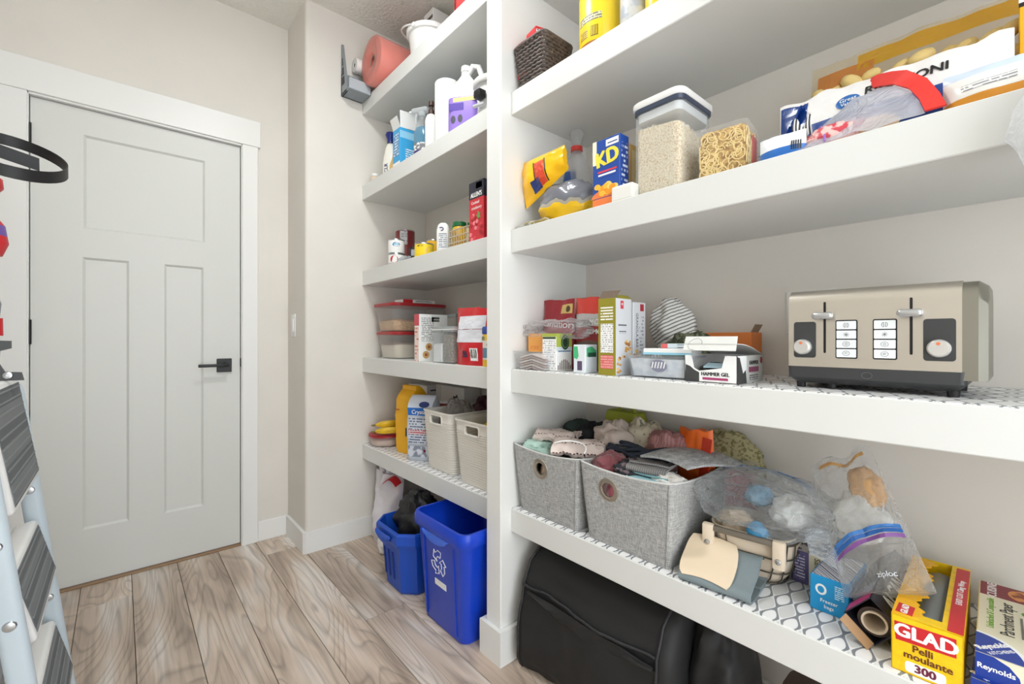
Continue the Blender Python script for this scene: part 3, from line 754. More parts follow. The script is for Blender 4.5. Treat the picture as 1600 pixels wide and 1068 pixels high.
cr_ = thing('coral_roll', 'large coral pink roll wrapped in clear film on the top shelf', 'roll', (.955, 2.165, Z1 + .119), 0, ry=PI/2)
MB().lathe([(.03,.01),(.113,.0),(.115,.006),(.115,.27),(.03,.27),(.03,.01)], 44).build('coral_sheet', mat('coral_paper', (232, 128, 112), .55, var=.05), cr_, 50)
MB().lathe([(.022,.008),(.031,.006),(.031,.272),(.022,.27)], 24).build('core', mat('grey_core', (140, 126, 118), .8), cr_, 50)
MB().lathe([(.036,-.002),(.07,-.006),(.110,-.006),(.1185,.004),(.1185,.275),(.10,.283),(.036,.28)], 44).build('film_wrap', film('pinkish_film', (246, 214, 208), .2, .15), cr_, 50)
pl_ = thing('white_pail', 'white plastic pail with thin handle between the coral roll and red package', 'pail', (1.095, 1.84, Z1), -1.25)
MB().lathe([(0,0),(.078,0),(.082,.004),(.094,.118),(.103,.120),(.105,.126),(.105,.140),(.101,.144),(.096,.144),(.092,.12),(.08,.006),(0,.005)], 44).build('pail_body', M_white_pl, pl_, 40)
MB().tube([(-.02 + .001*math.cos(a), .104*math.cos(a), .13 + .0*a) if 0 else (-.150*math.sin(a)*.95, .106*math.cos(a), .130 + .045*math.sin(a)) for a in [PI*i/20 for i in range(21)]], .004, 8).build('handle', M_white_pl, pl_, 50)
for s in (-1, 1): MB().lathe([(.011,0),(.010,.005),(0,.006)], 12, (0,0,0), tr(0, .1045*s, .130) @ rot(x=-s*PI/2)).build('handle_pivot', M_white_pl, pl_, 40)
t, F = carton('tall_carton', 'tall white carton with dark strip standing behind the white pail', 'box', (1.235, 2.0, Z1), .09, .10, .385, M_wht)
panel(t, F['front'], .02, .335, .085, .352, mat('dark_strip', (96, 92, 88), .5)); panel(t, F['front'], .02, .06, .08, .15, fine('carton_print_a', (240,240,238), (150,150,150), .012, .5))
rp = thing('red_package', 'glossy red package with dark edges beside the post on the top shelf', 'package', (1.09, 1.49, Z1), FACE + .2)
mb_, s_ = pouch(.20, .30, .11, 31, .95, .4, wr=.006); mb_.build('wrapper', mat('coral_red_wrap', (216, 70, 72), .3), rp, 60)
for u in (-.06, .065): panel(rp, None, u, .02, u + .012, .28, mat('dark_edge_print', (80, 36, 40), .4), 'edge_stripe', surf=s_)
# ---------------------------------------------------------------- left bay, second shelf (cleaning things)
j = thing('small_jar', 'tiny beige jar by the wall, leftmost of the cleaning supplies', 'jar', (1.03, 2.29, Z2))
MB().lathe([(0,0),(.021,0),(.023,.004),(.023,.038),(.020,.042),(0,.042)], 20).build('jar_body', mat('beige_jar', (216, 200, 178), .5), j, 40)
MB().lathe([(0,.0425),(.022,.0425),(.022,.055),(0,.056)], 20).build('lid', M_white_pl, j, 40)
b = thing('cleaner_bottle', 'white bottle with navy cap and tan wavy label', 'bottle', (1.06, 2.17, Z2), -.75)
MB().lathe([(0,0),(.036,0),(.040,.006),(.040,.09),(.034,.125),(.026,.165),(.016,.185),(.014,.19),(0,.19)], 28, sy=.62).build('bottle_body', mat('cream_bottle', (240, 236, 224), .35), b, 40)
MB().sheet(lambda u, v: ((.010 + .028*u - .008*math.sin(v*5)), -.0252*math.sqrt(max(0, 1 - ((.010 + .028*u - .008*math.sin(v*5))/.0415)**2)) - .0006, .02 + .11*v), 6, 14, .0006).build('label', mat('tan_label', (212, 170, 92), .45), b, 50)
text(b, None, 'CLR', -.016, .055, .026, M_navy, r=PI/2, surf=lambda x, z, l: Vector((x, -.0248*math.sqrt(max(0, 1-(x/.0405)**2)) - l, z)), bold=.03)
MB().lathe([(0,.19),(.017,.19),(.016,.205),(.022,.222),(.026,.232),(.022,.243),(0,.246)], 24).build('cap', mat('navy_cap', (30, 40, 120), .3), b, 40)
t, F = carton('soda_box', 'light blue cardboard box with its white top flaps torn open', 'box', (1.10, 2.05, Z2), .075, .135, .215, mat('sky_blue_card', (64, 170, 226), .5), FACE)
M_flap = mat('white_flap', (236, 236, 234), .7)
MB().sheet(lambda u, v: (.0375 - .004*v*v, -.066 + .132*u, .214 + .085*v + .006*u), 4, 6, .0015).build('open_flap', M_flap, t)
MB().sheet(lambda u, v: (-.037 + .074*u, -.066 - .018*v, .214 + .05*v), 4, 6, .0015).build('open_flap', M_flap, t)
panel(t, F['right'], .03, .06, .075, .12, fine('soda_print', (64, 170, 226), (240, 246, 250), .011, .6)); panel(t, F['front'], .0, .0, .075, .05, M_wht); panel(t, F['right'], 0, .165, .135, .20, mat('pale_blue_band', (150, 208, 238), .5))
panel(t, F['front'], .01, .08, .065, .19, fine('soda_print2', (90, 150, 200), (236, 240, 244), .014, .5))
sp_ = thing('spray_bottle', 'clear spray bottle of blue liquid with a clear trigger head', 'bottle', (1.06, 1.845, Z2), FACE + .5)
MB().lathe([(0,0),(.040,0),(.042,.005),(.042,.13),(.030,.17),(.015,.195),(.013,.21),(0,.21)], 28, sy=.75).build('bottle_body', M_clear, sp_, 40)
MB().lathe([(0,.003),(.038,.003),(.0395,.008),(.0395,.125),(.030,.155),(0,.155)], 28, sy=.73).build('blue_liquid', film('blue_liquid_film', (70, 168, 205), .55, .1), sp_, 40)
MB().lathe([(.0425,.008),(.0428,.01),(.0428,.04),(.0425,.042)], 28, sy=.76).build('label', mat('violet_label', (62, 44, 120), .4), sp_, 40)
MB().lathe([(.0425,.043),(.0426,.045),(.0426,.075),(.0425,.077)], 28, sy=.76).build('photo_label', blotch('photo_label_print', (120, 122, 128), (236, 236, 236), 60), sp_, 40)
hd_ = MB(); hd_.box(-.055, .03, -.013, .013, .225, .252, .009, 3); hd_.lathe([(.014,.208),(.016,.212),(.016,.228),(0,.23)], 18); hd_.build('spray_head', film('frosted_head', (236, 240, 242), .5, .2), sp_, 40)
MB().tube([(-.03,0,.225),(-.036,0,.205),(-.032,0,.185)], [.006,.006,.004], 8).build('trigger', film('frosted_head', (236, 240, 242), .5, .2), sp_, 50)
MB().tube([(-.055,0,.239),(-.068,0,.239)], .006, 10).build('nozzle', M_white_pl, sp_, 40)
tb_ = thing('teal_bottle', 'teal bottle half hidden behind the spray bottle', 'bottle', (1.16, 1.88, Z2))
MB().lathe([(0,0),(.032,0),(.034,.004),(.034,.14),(.014,.185),(.013,.20),(0,.20)], 24).build('bottle_body', mat('teal_plastic', (28, 118, 150), .35), tb_, 40)
MB().lathe([(0,.2),(.015,.2),(.014,.225),(0,.226)], 20).build('cap', M_white_pl, tb_, 40)
pb_ = thing('pump_bottle', 'slim white bottle with a dark brown pump beside the paper towel', 'bottle', (1.05, 1.748, Z2))
MB().lathe([(0,0),(.026,0),(.028,.004),(.028,.15),(.020,.172),(.012,.178),(0,.178)], 24).build('bottle_body', M_white_pl, pb_, 40)
MB().lathe([(0,.178),(.013,.178),(.013,.196),(.006,.2),(.006,.215),(.012,.217),(.012,.235),(0,.236)], 18).build('pump', mat('brown_pump', (70, 46, 40), .4), pb_, 40)
pt_ = thing('paper_towel_roll', 'tall white paper towel roll standing on the shelf', 'paper towel', (1.075, 1.658, Z2))
MB().lathe([(.02,0),(.052,0),(.053,.003),(.053,.282),(.051,.285),(.02,.285),(.02,0)], 36).build('paper', M_paper, pt_, 50)
MB().lathe([(.0175,.001),(.0202,.001),(.0202,.284),(.0175,.284),(.0175,.001)], 20).build('core', mat('card_core', (170, 150, 126), .8), pt_, 50)
jg = thing('purple_jug', 'white jug with purple label and moulded handle', 'jug', (1.075, 1.515, Z2), -.95)
lvj = [(0, .125, .085), (.008, .135, .095), (.17, .135, .095), (.205, .115, .08), (.235, .07, .055), (.255, .04, .04), (.27, .036, .036)]
ho = solid(lvj, .03).build('jug_body', mat('jug_plastic', (232, 232, 232), .3), jg, 40)
hl = MB(); hl.tube([(.01,0,.262),(.03,0,.292),(.055,0,.286),(.068,0,.25),(.066,0,.20)], [.012,.013,.013,.012,.011], 10); hl.build('handle', mat('jug_plastic', (232, 232, 232)), jg, 50)
MB().lathe([(0,.27),(.021,.27),(.020,.292),(0,.294)], 20).build('cap', M_white_pl, jg, 40)
MB().loft([ring(.137, .097, .031, .004), ring(.1375, .0975, .031, .006), ring(.1375, .0975, .031, .148), ring(.137, .097, .031, .15)], False, False).build('purple_sleeve', mat('purple_label', (150, 122, 206), .35), jg, 40)
Fj = faces(.1375, .0975, .2)
panel(jg, Fj['front'], .012, .095, .075, .125, mat('deep_purple', (84, 60, 160), .4)); panel(jg, Fj['front'], .03, .13, .125, .146, mat('pale_yellow_print', (238, 222, 130), .4))
for k, (u, v) in enumerate(((.02, .06), (.05, .062))): patch(jg, Fj['front'], oval(u + .01, v, .010, .016), mat('photo_dark', (70, 70, 84), .5))
panel(jg, Fj['right'], .015, .07, .08, .13, fine('jug_print', (172, 150, 216), (70, 56, 120), .012, .55))
panel(jg, Fj['right'], .02, .025, .075, .06, mat('deep_purple', (84, 60, 160)))
ap = thing('lidded_pot', 'white lidded pot with black clip against the post', 'pot', (1.075, 1.335, Z2))
MB().lathe([(0,0),(.062,0),(.066,.01),(.060,.05),(.064,.10),(.066,.125),(0,.126)], 36).build('pot_body', mat('pot_white', (226, 228, 228), .3), ap, 40)
MB().lathe([(0,.1262),(.076,.1262),(.080,.132),(.080,.143),(.074,.15),(.03,.158),(0,.16)], 36).build('lid', M_white_pl, ap, 40)
MB().tube([(-.03,0,.158),(-.02,0,.185),(.02,0,.185),(.03,0,.158)], .006, 8).build('lid_handle', M_white_pl, ap, 50)
MB().box(-.092, -.060, -.032, .006, .062, .090, .004, 2).build('clip', M_blk, ap, 40)
MB().tube([(-.07,.03,.05),(-.082,-.01,.035),(-.078,-.045,.03)], .007, 8).build('clip_arm', mat('pot_grey', (196, 198, 200), .3), ap, 50)
# ---------------------------------------------------------------- left bay, third shelf (tins)
def tin(name, label, cat, loc, r, h, m, group=None, lidm=None):
    t = thing(name, label, cat, loc, -.5, group)
    MB().lathe([(0,0),(r,0),(r+.001,.003),(r,.005),(r,h-.005),(r+.001,h-.003),(r,h),(r-.003,h),(r-.004,h-.003),(0,h-.003)], 28).build('can_body', lidm or M_steel, t, 40)
    MB().lathe([(r+.0004,.006),(r+.0007,.007),(r+.0007,h-.007),(r+.0004,h-.006)], 28).build('paper_label', m, t, 40)
    def s(u, z, l=0): a = u/r; return Vector((r*1.0*math.sin(a) + (.0007 + l)*math.sin(a), -(r + .0007 + l)*math.cos(a), z))
    return t, s
t, s = tin('tall_tin', 'tall maroon tin with pale label standing behind the white can', 'can', (1.17, 2.22, Z3), .05, .222, mat('maroon_label', (128, 42, 44), .4))
panel(t, None, -.028, .14, .012, .212, fine('tin_print', (206, 204, 206), (150, 150, 160), .012, .5), surf=s)
t, s = tin('food_can', 'red and white can, lower of the two stacked at the shelf front', 'can', (1.035, 2.05, Z3), .041, .052, M_wht)
patch(t, None, oval(-.012, .024, .02, .018), mat('tomato_print', (196, 40, 44), .4), surf=s)
t, s = tin('food_can', 'white can with blue oval, stacked on the red and white can', 'can', (1.035, 2.055, Z3 + .0525), .039, .072, M_wht)
patch(t, None, oval(0, .045, .018, .011), mat('blue_oval', (60, 130, 180), .4), surf=s); patch(t, None, oval(0, .046, .013, .006), mat('pale_oval', (160, 204, 226), .4), 'print_shape', .0012, s)
t, s = tin('small_jar', 'small dark jar with grey label between the cans and yellow tin', 'jar', (1.10, 2.00, Z3), .022, .088, mat('dark_jar', (44, 42, 48), .35), lidm=M_blk)
panel(t, None, -.012, .045, .014, .075, mat('grey_label', (176, 182, 190), .5), surf=s)
t, s = tin('yellow_tin', 'short bright yellow tin with dark print near the shelf edge', 'can', (1.05, 1.81, Z3), .043, .068, mat('bright_yellow', (248, 214, 36), .4))
patch(t, None, oval(-.02, .054, .014, .004), mat('olive_print', (90, 80, 30), .5), surf=s); patch(t, None, oval(.02, .035, .016, .016), mat('noodle_print', (240, 196, 110), .5), surf=s)
t, s = tin('yellow_tin', 'plain golden yellow tin behind the short yellow tin', 'can', (1.14, 1.875, Z3), .034, .108, mat('golden_yellow', (240, 186, 24), .4))
cp = thing('crumpled_wrap', 'crumpled clear plastic wrap at the shelf front before the cans', 'plastic wrap', (1.012, 1.93, Z3))
blob(.018, .06, .012, 4, .3, 6, nu=20, nv=12).build('wrap', M_milky, cp, 60)
lb = thing('flat_bottle', 'flat white bottle with purple swirl and rows of print', 'bottle', (1.045, 1.642, Z3), -.75)
solid([(0,.052,.03),(.004,.056,.034),(.10,.056,.034),(.122,.046,.028),(.131,.026,.018)], .014).build('bottle_body', M_white_pl, lb, 40)
Fl = faces(.056, .034, .13); panel(lb, Fl['front'], .012, .02, .046, .085, fine('bottle_print', (236,238,240), (120,126,140), .008, .6))
MB().tube([Vector((-.006 + .009*math.cos(a), -.0175, .103 + .007*math.sin(a))) for a in [2.5 - 4.2*i/12 for i in range(13)]], .0022, 5).build('swirl_mark', mat('purple_ink', (84, 62, 130), .4), lb)
gb = thing('green_cap_bottle', 'bottle with bright green cap behind the flat white bottle', 'bottle', (1.13, 1.665, Z3))
MB().lathe([(0,0),(.026,0),(.027,.003),(.027,.08),(.014,.105),(.012,.112),(0,.112)], 20).build('bottle_body', film('greenish_bottle', (210, 230, 214), .5, .1), gb, 40)
MB().lathe([(0,.112),(.02,.112),(.021,.116),(.021,.138),(.017,.145),(0,.146)], 20).build('cap', mat('bright_green', (28, 150, 70), .4), gb, 40)
wk = thing('wire_basket', 'small tan wire basket of jars beside the red juice carton', 'basket', (1.085, 1.518, Z3), FACE)
M_wire = mat('tan_wire', (196, 178, 154), .35)
w_, d_, h_ = .145, .10, .082
for z in (.004, .03, .056, h_): MB().tube([(x, y, z) for x, y in rrect(-w_/2, w_/2, -d_/2, d_/2, .012, 3)], .003, 6, closed=True).build('wire_hoop', M_wire, wk, 50)
for i in range(8): MB().tube([(-w_/2 + .012 + (w_-.024)*i/7, -d_/2, h_), (-w_/2 + .012 + (w_-.024)*i/7, -d_/2, .003), (-w_/2 + .012 + (w_-.024)*i/7, d_/2, .003), (-w_/2 + .012 + (w_-.024)*i/7, d_/2, h_)], .0018, 5).build('wire_rib', M_wire, wk, 50)
def jar(name, label, loc, r, h, body, lid, grp=None):
    t = thing(name, label, 'jar', loc, 0, grp)
    MB().lathe([(0,0),(r,0),(r+.001,.003),(r+.001,h*.78),(r*.85,h*.84),(0,h*.84)], 22).build('jar_body', body, t, 40)
    MB().lathe([(0,h*.84),(r*.98,h*.84),(r,h*.86),(r,h*.99),(0,h)], 22).build('lid', lid, t, 40)
    return t
jar('spice_jar', 'yellow jar with dark green lid at the left in the wire basket', (1.07, 1.555, Z3+.006), .028, .115, mat('mustard_body', (214, 170, 40), .4), mat('dark_green_lid', (20, 108, 60), .4))
jar('spice_jar', 'pale jar with green lid in the middle of the wire basket', (1.11, 1.51, Z3+.006), .026, .112, mat('pale_jar_body', (224, 226, 190), .4), mat('dark_green_lid', (20, 108, 60)))
jar('spice_jar', 'brown jar with yellow lid at the right in the wire basket', (1.085, 1.468, Z3+.006), .024, .118, mat('brown_jar_body', (110, 80, 60), .4), mat('lime_lid', (206, 200, 60), .4))
t, F = carton('juice_carton', 'red cranberry juice carton with navy top standing at the shelf front', 'carton', (1.045, 1.365, Z3), .092, .06, .232, mat('cranberry_red', (206, 44, 56), .4), FACE)
panel(t, F['front'], 0, .168, .092, .232, mat('navy_black', (32, 34, 52), .4)); panel(t, F['right'], 0, .168, .06, .232, mat('navy_black', (32, 34, 52)))
panel(t, F['front'], .044, .203, .082, .226, M_wht); text(t, F['front'], "ALLEN'S", .046, .181, .024, M_wht, xs=.82, bold=.03, lift=.0009)
text(t, F['front'], 'Cocktail', .040, .152, .015, M_wht, lift=.0007); text(t, F['front'], 'cranberry', .048, .132, .016, M_wht, lift=.0007)
random.seed(8)
for i in range(22):
    u, v = random.uniform(.008, .084), random.uniform(.008, .105); patch(t, F['front'], oval(u, v, .008, .008, 12), mat('berry_%d' % (i % 3), [(176,22,36),(222,70,84),(240,140,150)][i % 3], .35), 'berry_print', .0006 + .00004*i)
patch(t, F['front'], star(.062, .10, .014, .018, 5, .5), mat('leaf_green', (110, 160, 80), .5), 'leaf_print', .0016)
bt = thing('brown_bottle', 'rosy brown bottle with white cap squeezed against the post', 'bottle', (1.05, 1.268, Z3))
MB().lathe([(0,0),(.034,0),(.036,.004),(.036,.12),(.03,.15),(.034,.175),(.026,.205),(.014,.215),(0,.215)], 24).build('bottle_body', mat('rosy_brown', (150, 92, 84), .35), bt, 40)
MB().lathe([(0,.215),(.017,.215),(.017,.24),(0,.241)], 18).build('cap', M_white_pl, bt, 40)
# ---------------------------------------------------------------- left bay, fourth shelf
def food_box(name, label, loc, w, d, h, fill, fm, seed):
    """clear tub with red lid and loose contents"""
    t = thing(name, label, 'container', loc, 0)
    lv = [(0, w-.05, d-.05), (.006, w-.036, d-.036), (h-.02, w-.008, d-.008), (h-.016, w, d)]
    tub(lv, .04, .0025).build('tub_body', film('tub_clear', (238, 238, 234), .14, .1), t, 40)
    def top(u, v):
        a, b = u - .5, v - .5; ww, dd = interp(lv, fill); k = .012
        return ((ww-.012)*a, (dd-.012)*b, fill + .016*fbm((a*.3, b*.3, 0), 14, seed) + .004*fbm((a, b, 0), 30, seed))
    q = MB(); n = 18
    q.loft([ring(w-.052, d-.052, .036, .005), ring(*interp(lv, fill*.5), .038, fill*.5)[:0] or ring(interp(lv, fill*.5)[0]-.010, interp(lv, fill*.5)[1]-.010, .036, fill*.5)] + [[(x, y, fill + .012*fbm((x, y, 0), 12, seed)) for x, y, z in ring(interp(lv, fill)[0]-.010, interp(lv, fill)[1]-.010, .036, fill)]] + [[(x*k, y*k, fill + .010 + .014*fbm((x*k, y*k, 0), 12, seed)) for x, y, z in ring(interp(lv, fill)[0]-.010, interp(lv, fill)[1]-.010, .036, fill)] for k in (.8, .6, .4, .2, .03)])
    q.build('contents', fm, t, 60)
    l = MB(); l.loft([ring(w+.006, d+.006, .044, h-.016), ring(w+.010, d+.010, .045, h-.013), ring(w+.010, d+.010, .045, h-.003), ring(w+.002, d+.002, .042, h), ring(w-.03, d-.03, .035, h), ring(w-.036, d-.036, .034, h-.003)]); l.build('lid', mat('red_lid', (168, 36, 42), .35), t, 40)
    return t
food_box('storage_tub', 'clear tub of flour with red lid, lower of the stacked pair', (1.175, 2.165, Z4), .30, .235, .138, .068, mat('flour', (236, 224, 206), .95), 1)
food_box('storage_tub', 'clear tub of oats with red lid, upper of the stacked pair', (1.172, 2.165, Z4 + .1384), .315, .25, .145, .052, blotch('oats', (196, 150, 98), (228, 190, 144), 160, .9), 2)
t, F = carton('flat_packet', 'thin red and white box lying on the upper red lid', 'box', (1.18, 2.13, Z4 + .2836), .19, .09, .02, M_wht, .03)
panel(t, F['front'], 0, 0, .055, .02, M_red); panel(t, F['front'], .07, .005, .17, .015, fine('packet_print', (240,240,240), (40,40,44), .012, .7)); panel(t, F['top'], 0, 0, .055, .09, M_red)
t, F = carton('recipe_carton', 'white cookie mix carton with pinkish spine beside the red lidded tubs', 'box', (1.075, 1.79, Z4), .042, .15, .212, M_wht, FACE)
panel(t, F['front'], 0, .16, .042, .212, mat('pink_red', (206, 70, 84), .45)); panel(t, F['front'], .004, .0, .038, .155, fine('spine_print', (240, 214, 204), (206, 120, 110), .016, .45))
panel(t, F['right'], .012, .09, .075, .20, fine('recipe_print', (242, 242, 240), (150, 150, 152), .008, .55)); panel(t, F['right'], .065, .178, .105, .202, fine('recipe_head', (180,180,178), (50,50,52), .012, .7))
for u, v in ((.035, .03), (.05, .065), (.09, .04)): patch(t, F['right'], oval(u, v, .017, .017), mat('cookie', (206, 160, 104), .6)); patch(t, F['right'], oval(u, v, .007, .007), mat('cookie_mid', (140, 84, 52), .6), 'print_shape', .0009)
def canister(label, loc, w, h, fill, fm):
    t = thing('square_canister', label, 'canister', loc, FACE)
    tub([(0, w, w), (h-.022, w, w)], .008, .002).build('canister_body', M_clear, t, 40)
    solid([(.005, w-.006, w-.006), (fill, w-.006, w-.006), (fill+.006, w*.4, w*.4)], .006).build('contents', fm, t, 40)
    solid([(h-.022, w+.003, w+.003), (h-.018, w+.004, w+.004), (h-.003, w+.004, w+.004), (h, w, w)], .009).build('lid', mat('lid_grey', (150, 156, 156), .4), t, 40)
    MB().box(-w/2-.0024, w/2+.0024, -w/2-.0024, w/2+.0024, h-.014, h-.010).build('lid_band', M_white_pl, t)
    return t
canister('square clear canister half full of white powder', (1.045, 1.634, Z4), .074, .152, .078, M_wht)
canister('square clear canister full of grey seeds, next to the red bag', (1.045, 1.552, Z4), .074, .152, .118, blotch('seeds', (120, 112, 100), (158, 150, 138), 220, .9))
t, F = carton('grey_lid_box', 'low box with grey lid stacked behind the canisters', 'box', (1.27, 1.86, Z4), .14, .12, .205, mat('taupe_box', (172, 168, 160), .5))
MB().box(-.073, .073, -.063, .063, .205, .222, .004, 2).build('lid', mat('lid_grey', (150, 156, 156)), t, 40)
cl = thing('clear_tub', 'small clear plastic tub at the back wall above the red bag', 'container', (1.32, 1.72, Z4), FACE)
tub([(0, .08, .06), (.23, .10, .08)], .02, .002).build('tub_body', M_clear, cl, 40); solid([(.23, .104, .084), (.242, .104, .084)], .02).build('lid', M_clear, cl, 40)
rb_ = thing('red_bag', 'red resealable bag with white back label and barcode', 'bag', (1.035, 1.412, Z4), FACE + .03)
mb_, s_ = pouch(.20, .222, .07, 17, .8, .05, wr=.007, pinch=.06); mb_.build('pouch', mat('red_foil', (206, 30, 40), .3), rb_, 60)
panel(rb_, None, -.075, .088, .09, .19, mat('white_foil', (232, 234, 242), .3, bump=.3, bscale=25), 'back_label', surf=s_, n=14)
panel(rb_, None, -.075, .137, .09, .139, mat('maroon_line', (140, 30, 44), .4), 'rule', surf=lambda x, z, l: s_(x, z, l + .0006))
panel(rb_, None, .02, .018, .062, .066, M_wht, 'barcode_panel', surf=s_)
for i, w in enumerate((.002, .0035, .0015, .003, .002, .0035)): panel(rb_, None, .024 + .0058*i, .028, .024 + .0058*i + w, .062, M_blk, 'barcode_bar', surf=lambda x, z, l: s_(x, z, l + .0006), n=2)
panel(rb_, None, -.02, .03, .004, .055, mat('dark_purple_print', (80, 40, 70), .4), surf=s_)
yc = thing('yellow_canister', 'yellow canister with royal blue lid touching the post', 'canister', (1.03, 1.266, Z4), FACE)
solid([(0, .088, .062), (.003, .092, .066), (.118, .092, .066)], .016).build('canister_body', bands('yellow_canister_print', [(0,(248,206,40)),(.025,(240,240,236)),(.032,(104,150,176)),(.068,(240,238,226)),(.095,(248,206,40))], 'Z', .4, 0, .12), yc, 40)
solid([(.1184, .094, .068), (.121, .096, .07), (.142, .096, .07), (.146, .09, .064)], .017).build('lid', mat('royal_blue', (34, 70, 160), .35), yc, 40)
Fy = faces(.092, .066, .118); panel(yc, Fy['front'], .006, .096, .022, .110, mat('olive_square', (130, 140, 110), .5)); text(yc, Fy['front'], 'baking', .05, .08, .014, M_navy); patch(yc, Fy['front'], oval(.05, .05, .011, .012), mat('cookie', (206, 160, 104)))
jar('olive_jar', 'dark olive jar peeking over the red bag near the post', (1.24, 1.45, Z4), .04, .232, mat('olive_body', (86, 88, 52), .35), mat('olive_lid', (70, 74, 48), .4))
# ---------------------------------------------------------------- left bay, fifth shelf
rc = thing('round_container', 'round clear container with red lid under the bananas', 'container', (1.078, 2.258, Z5L))
MB().lathe([(0,0),(.07,0),(.078,.006),(.086,.05),(.084,.05),(.076,.008),(.07,.003),(0,.003)], 40).build('bowl', film('pink_clear', (240, 222, 214), .3, .1), rc, 40)
MB().lathe([(0,.0045),(.068,.0045),(.076,.012),(.080,.034),(0,.036)], 36).build('contents', mat('cream_batter', (238, 226, 212), .8), rc, 50)
MB().lathe([(0,.058),(.06,.058),(.066,.064),(.086,.064),(.091,.060),(.091,.05),(.086,.048),(0,.05)], 40).build('lid', mat('red_lid', (168, 36, 42)), rc, 40)
def banana(label, loc, rz, ry, L_=.16, col=(232, 190, 40)):
    t = thing('banana', label, 'banana', loc, rz, 'bananas on the red lid', rx=1.35, ry=ry)
    pts = []; rr = []
    for i in range(15):
        k = i/14; a = (k - .5) * 1.5
        pts.append((L_*.67*math.sin(a)*1.05, 0, L_*.67*(math.cos(.75) - math.cos(a))*-1 + .018)); rr.append(.017*(1 - abs(2*k-1)**4*.7) + .001)
    MB().tube(pts, rr, 6).build('peel', mat('banana_peel', col, .45, var=.12, vscale=20), t, 20)
    MB().tube([pts[0], (pts[0][0]-.022, 0, pts[0][2]-.004)], [.006, .005], 6).build('stem', mat('banana_stem', (120, 110, 50), .6), t)
    MB().tube([pts[-1], (pts[-1][0]+.006, 0, pts[-1][2]-.003)], [.005, .003], 6).build('tip', mat('banana_tip', (50, 36, 24), .7), t)
    return t
zl = Z5L + .066
banana('yellow banana, lowest and nearest on the red lid', (1.075, 2.20, zl + .016), -.35, .0)
banana('yellow banana across the top of the bunch', (1.085, 2.235, zl + .045), -.15, .0)
banana('greenish banana behind the others on the red lid', (1.12, 2.285, zl + .03), .1, -.25, .17, (176, 176, 60))
fb = thing('flour_bag', 'golden yellow paper flour bag with folded top', 'bag', (1.115, 2.035, Z5L), FACE + .15)
def blockbag(w, d, h, m, parent, seed, wr=.004):
    lv = [(0, w-.01, d-.01), (.008, w, d), (h*.5, w*1.03, d*1.05), (h*.8, w, d*.97), (h*.92, w*.98, d*.55), (h, w*.97, d*.16)]
    rs = []
    for i in range(17):
        z = h*i/16; ww, dd = interp(lv, z); R = ring(ww, dd, .012 if z < h*.85 else .004, z, 4); Q = []
        for k, (x, y, zz) in enumerate(R):
            f = 1 + 0; nx = wr*fbm((x, y, z), 24, seed) + wr*.8*(abs(fbm((x, y, z), 50, seed+2)) - .2)
            l = math.hypot(x, y); Q.append((x + nx*x/l, y + nx*y/l, zz + (wr*fbm((x, y, 0), 30, seed) if i > 13 else 0)))
        rs.append(Q)
    return MB().loft(rs).build('paper_bag', m, parent, 50), lv
blockbag(.115, .13, .325, mat('golden_paper', (244, 180, 14), .55, bump=.12, bscale=30), fb, 3)
MB().box(-.055, .055, -.024, .004, .296, .332, .004, 2).build('folded_top', mat('golden_paper', (244, 180, 14)), fb)
Ff = faces(.118, .136, .3); panel(fb, Ff['front'], .095, .09, .11, .13, M_blk, t=.004); panel(fb, Ff['front'], .01, .212, .04, .216, mat('brick_print', (170, 70, 30), .5), t=.004)
bf = thing('flour_bag', 'white and blue printed flour bag leaning before the yellow one', 'bag', (1.085, 1.87, Z5L), math.radians(-57))
o_, lvb = blockbag(.130, .10, .30, bands('flour_print', [(0,(196,202,212)),(.21,(30,104,190)),(.245,(206,214,226)),(.262,(206,210,220))], 'Z', .35, 0, .32, bump=.3), bf, 9, .006)
def sb_(u, z, l=0): w, d = interp(lvb, max(0, z)); return Vector((u, -d/2 - .0045 - l, z))
text(bf, None, 'Crystal', .0, .226, .026, M_wht, surf=sb_, bold=.02); patch(bf, None, oval(.02, .26, .026, .013), M_navy, surf=sb_)
panel(bf, None, -.052, .08, .055, .20, fine('flour_text', (202, 208, 218), (92, 104, 132), .012, .55), surf=sb_); panel(bf, None, -.052, .124, .05, .146, fine('flour_text_red', (214, 208, 214), (190, 60, 60), .010, .6), surf=lambda u, z, l=0: sb_(u, z, l + .0006))
panel(bf, None, -.055, .02, .055, .07, blotch('flour_photo', (130, 136, 150), (206, 210, 220), 35, .4), surf=sb_); patch(bf, None, oval(.03, .05, .006, .007, 12), mat('maroon_dot', (110, 30, 50), .5), 'print_shape', .002, sb_)
t, F = carton('mix_packet', 'white packet with maroon label behind the blue and white flour', 'packet', (1.19, 1.858, Z5L), .11, .03, .262, M_wht, -.9)
panel(t, F['front'], .01, .205, .10, .252, mat('maroon_block', (146, 44, 44), .45)); text(t, F['front'], 'PAIN', .055, .228, .03, M_wht, lift=.0008)
t, F = carton('white_box', 'white box with open flap in the corner behind the yellow flour bag', 'box', (1.29, 2.19, Z5L), .20, .12, .315, mat('box_white', (226, 224, 222), .6))
panel(t, F['front'], .02, .285, .07, .292, M_blk); panel(t, F['right'], .02, .285, .09, .292, M_blk)
t, F = carton('white_box', 'white box with black figure print at the back wall behind the baskets', 'box', (1.315, 1.93, Z5L), .26, .10, .325, mat('box_white', (226, 224, 222)))
panel(t, F['front'], .0, .0, .05, .325, mat('grey_film_print', (196, 194, 190), .3)); patch(t, F['front'], star(.19, .235, .04, .055, 7, .75), M_blk); patch(t, F['front'], oval(.195, .24, .02, .03), M_wht, 'print_shape', .001); panel(t, F['front'], .11, .16, .19, .185, M_blk)
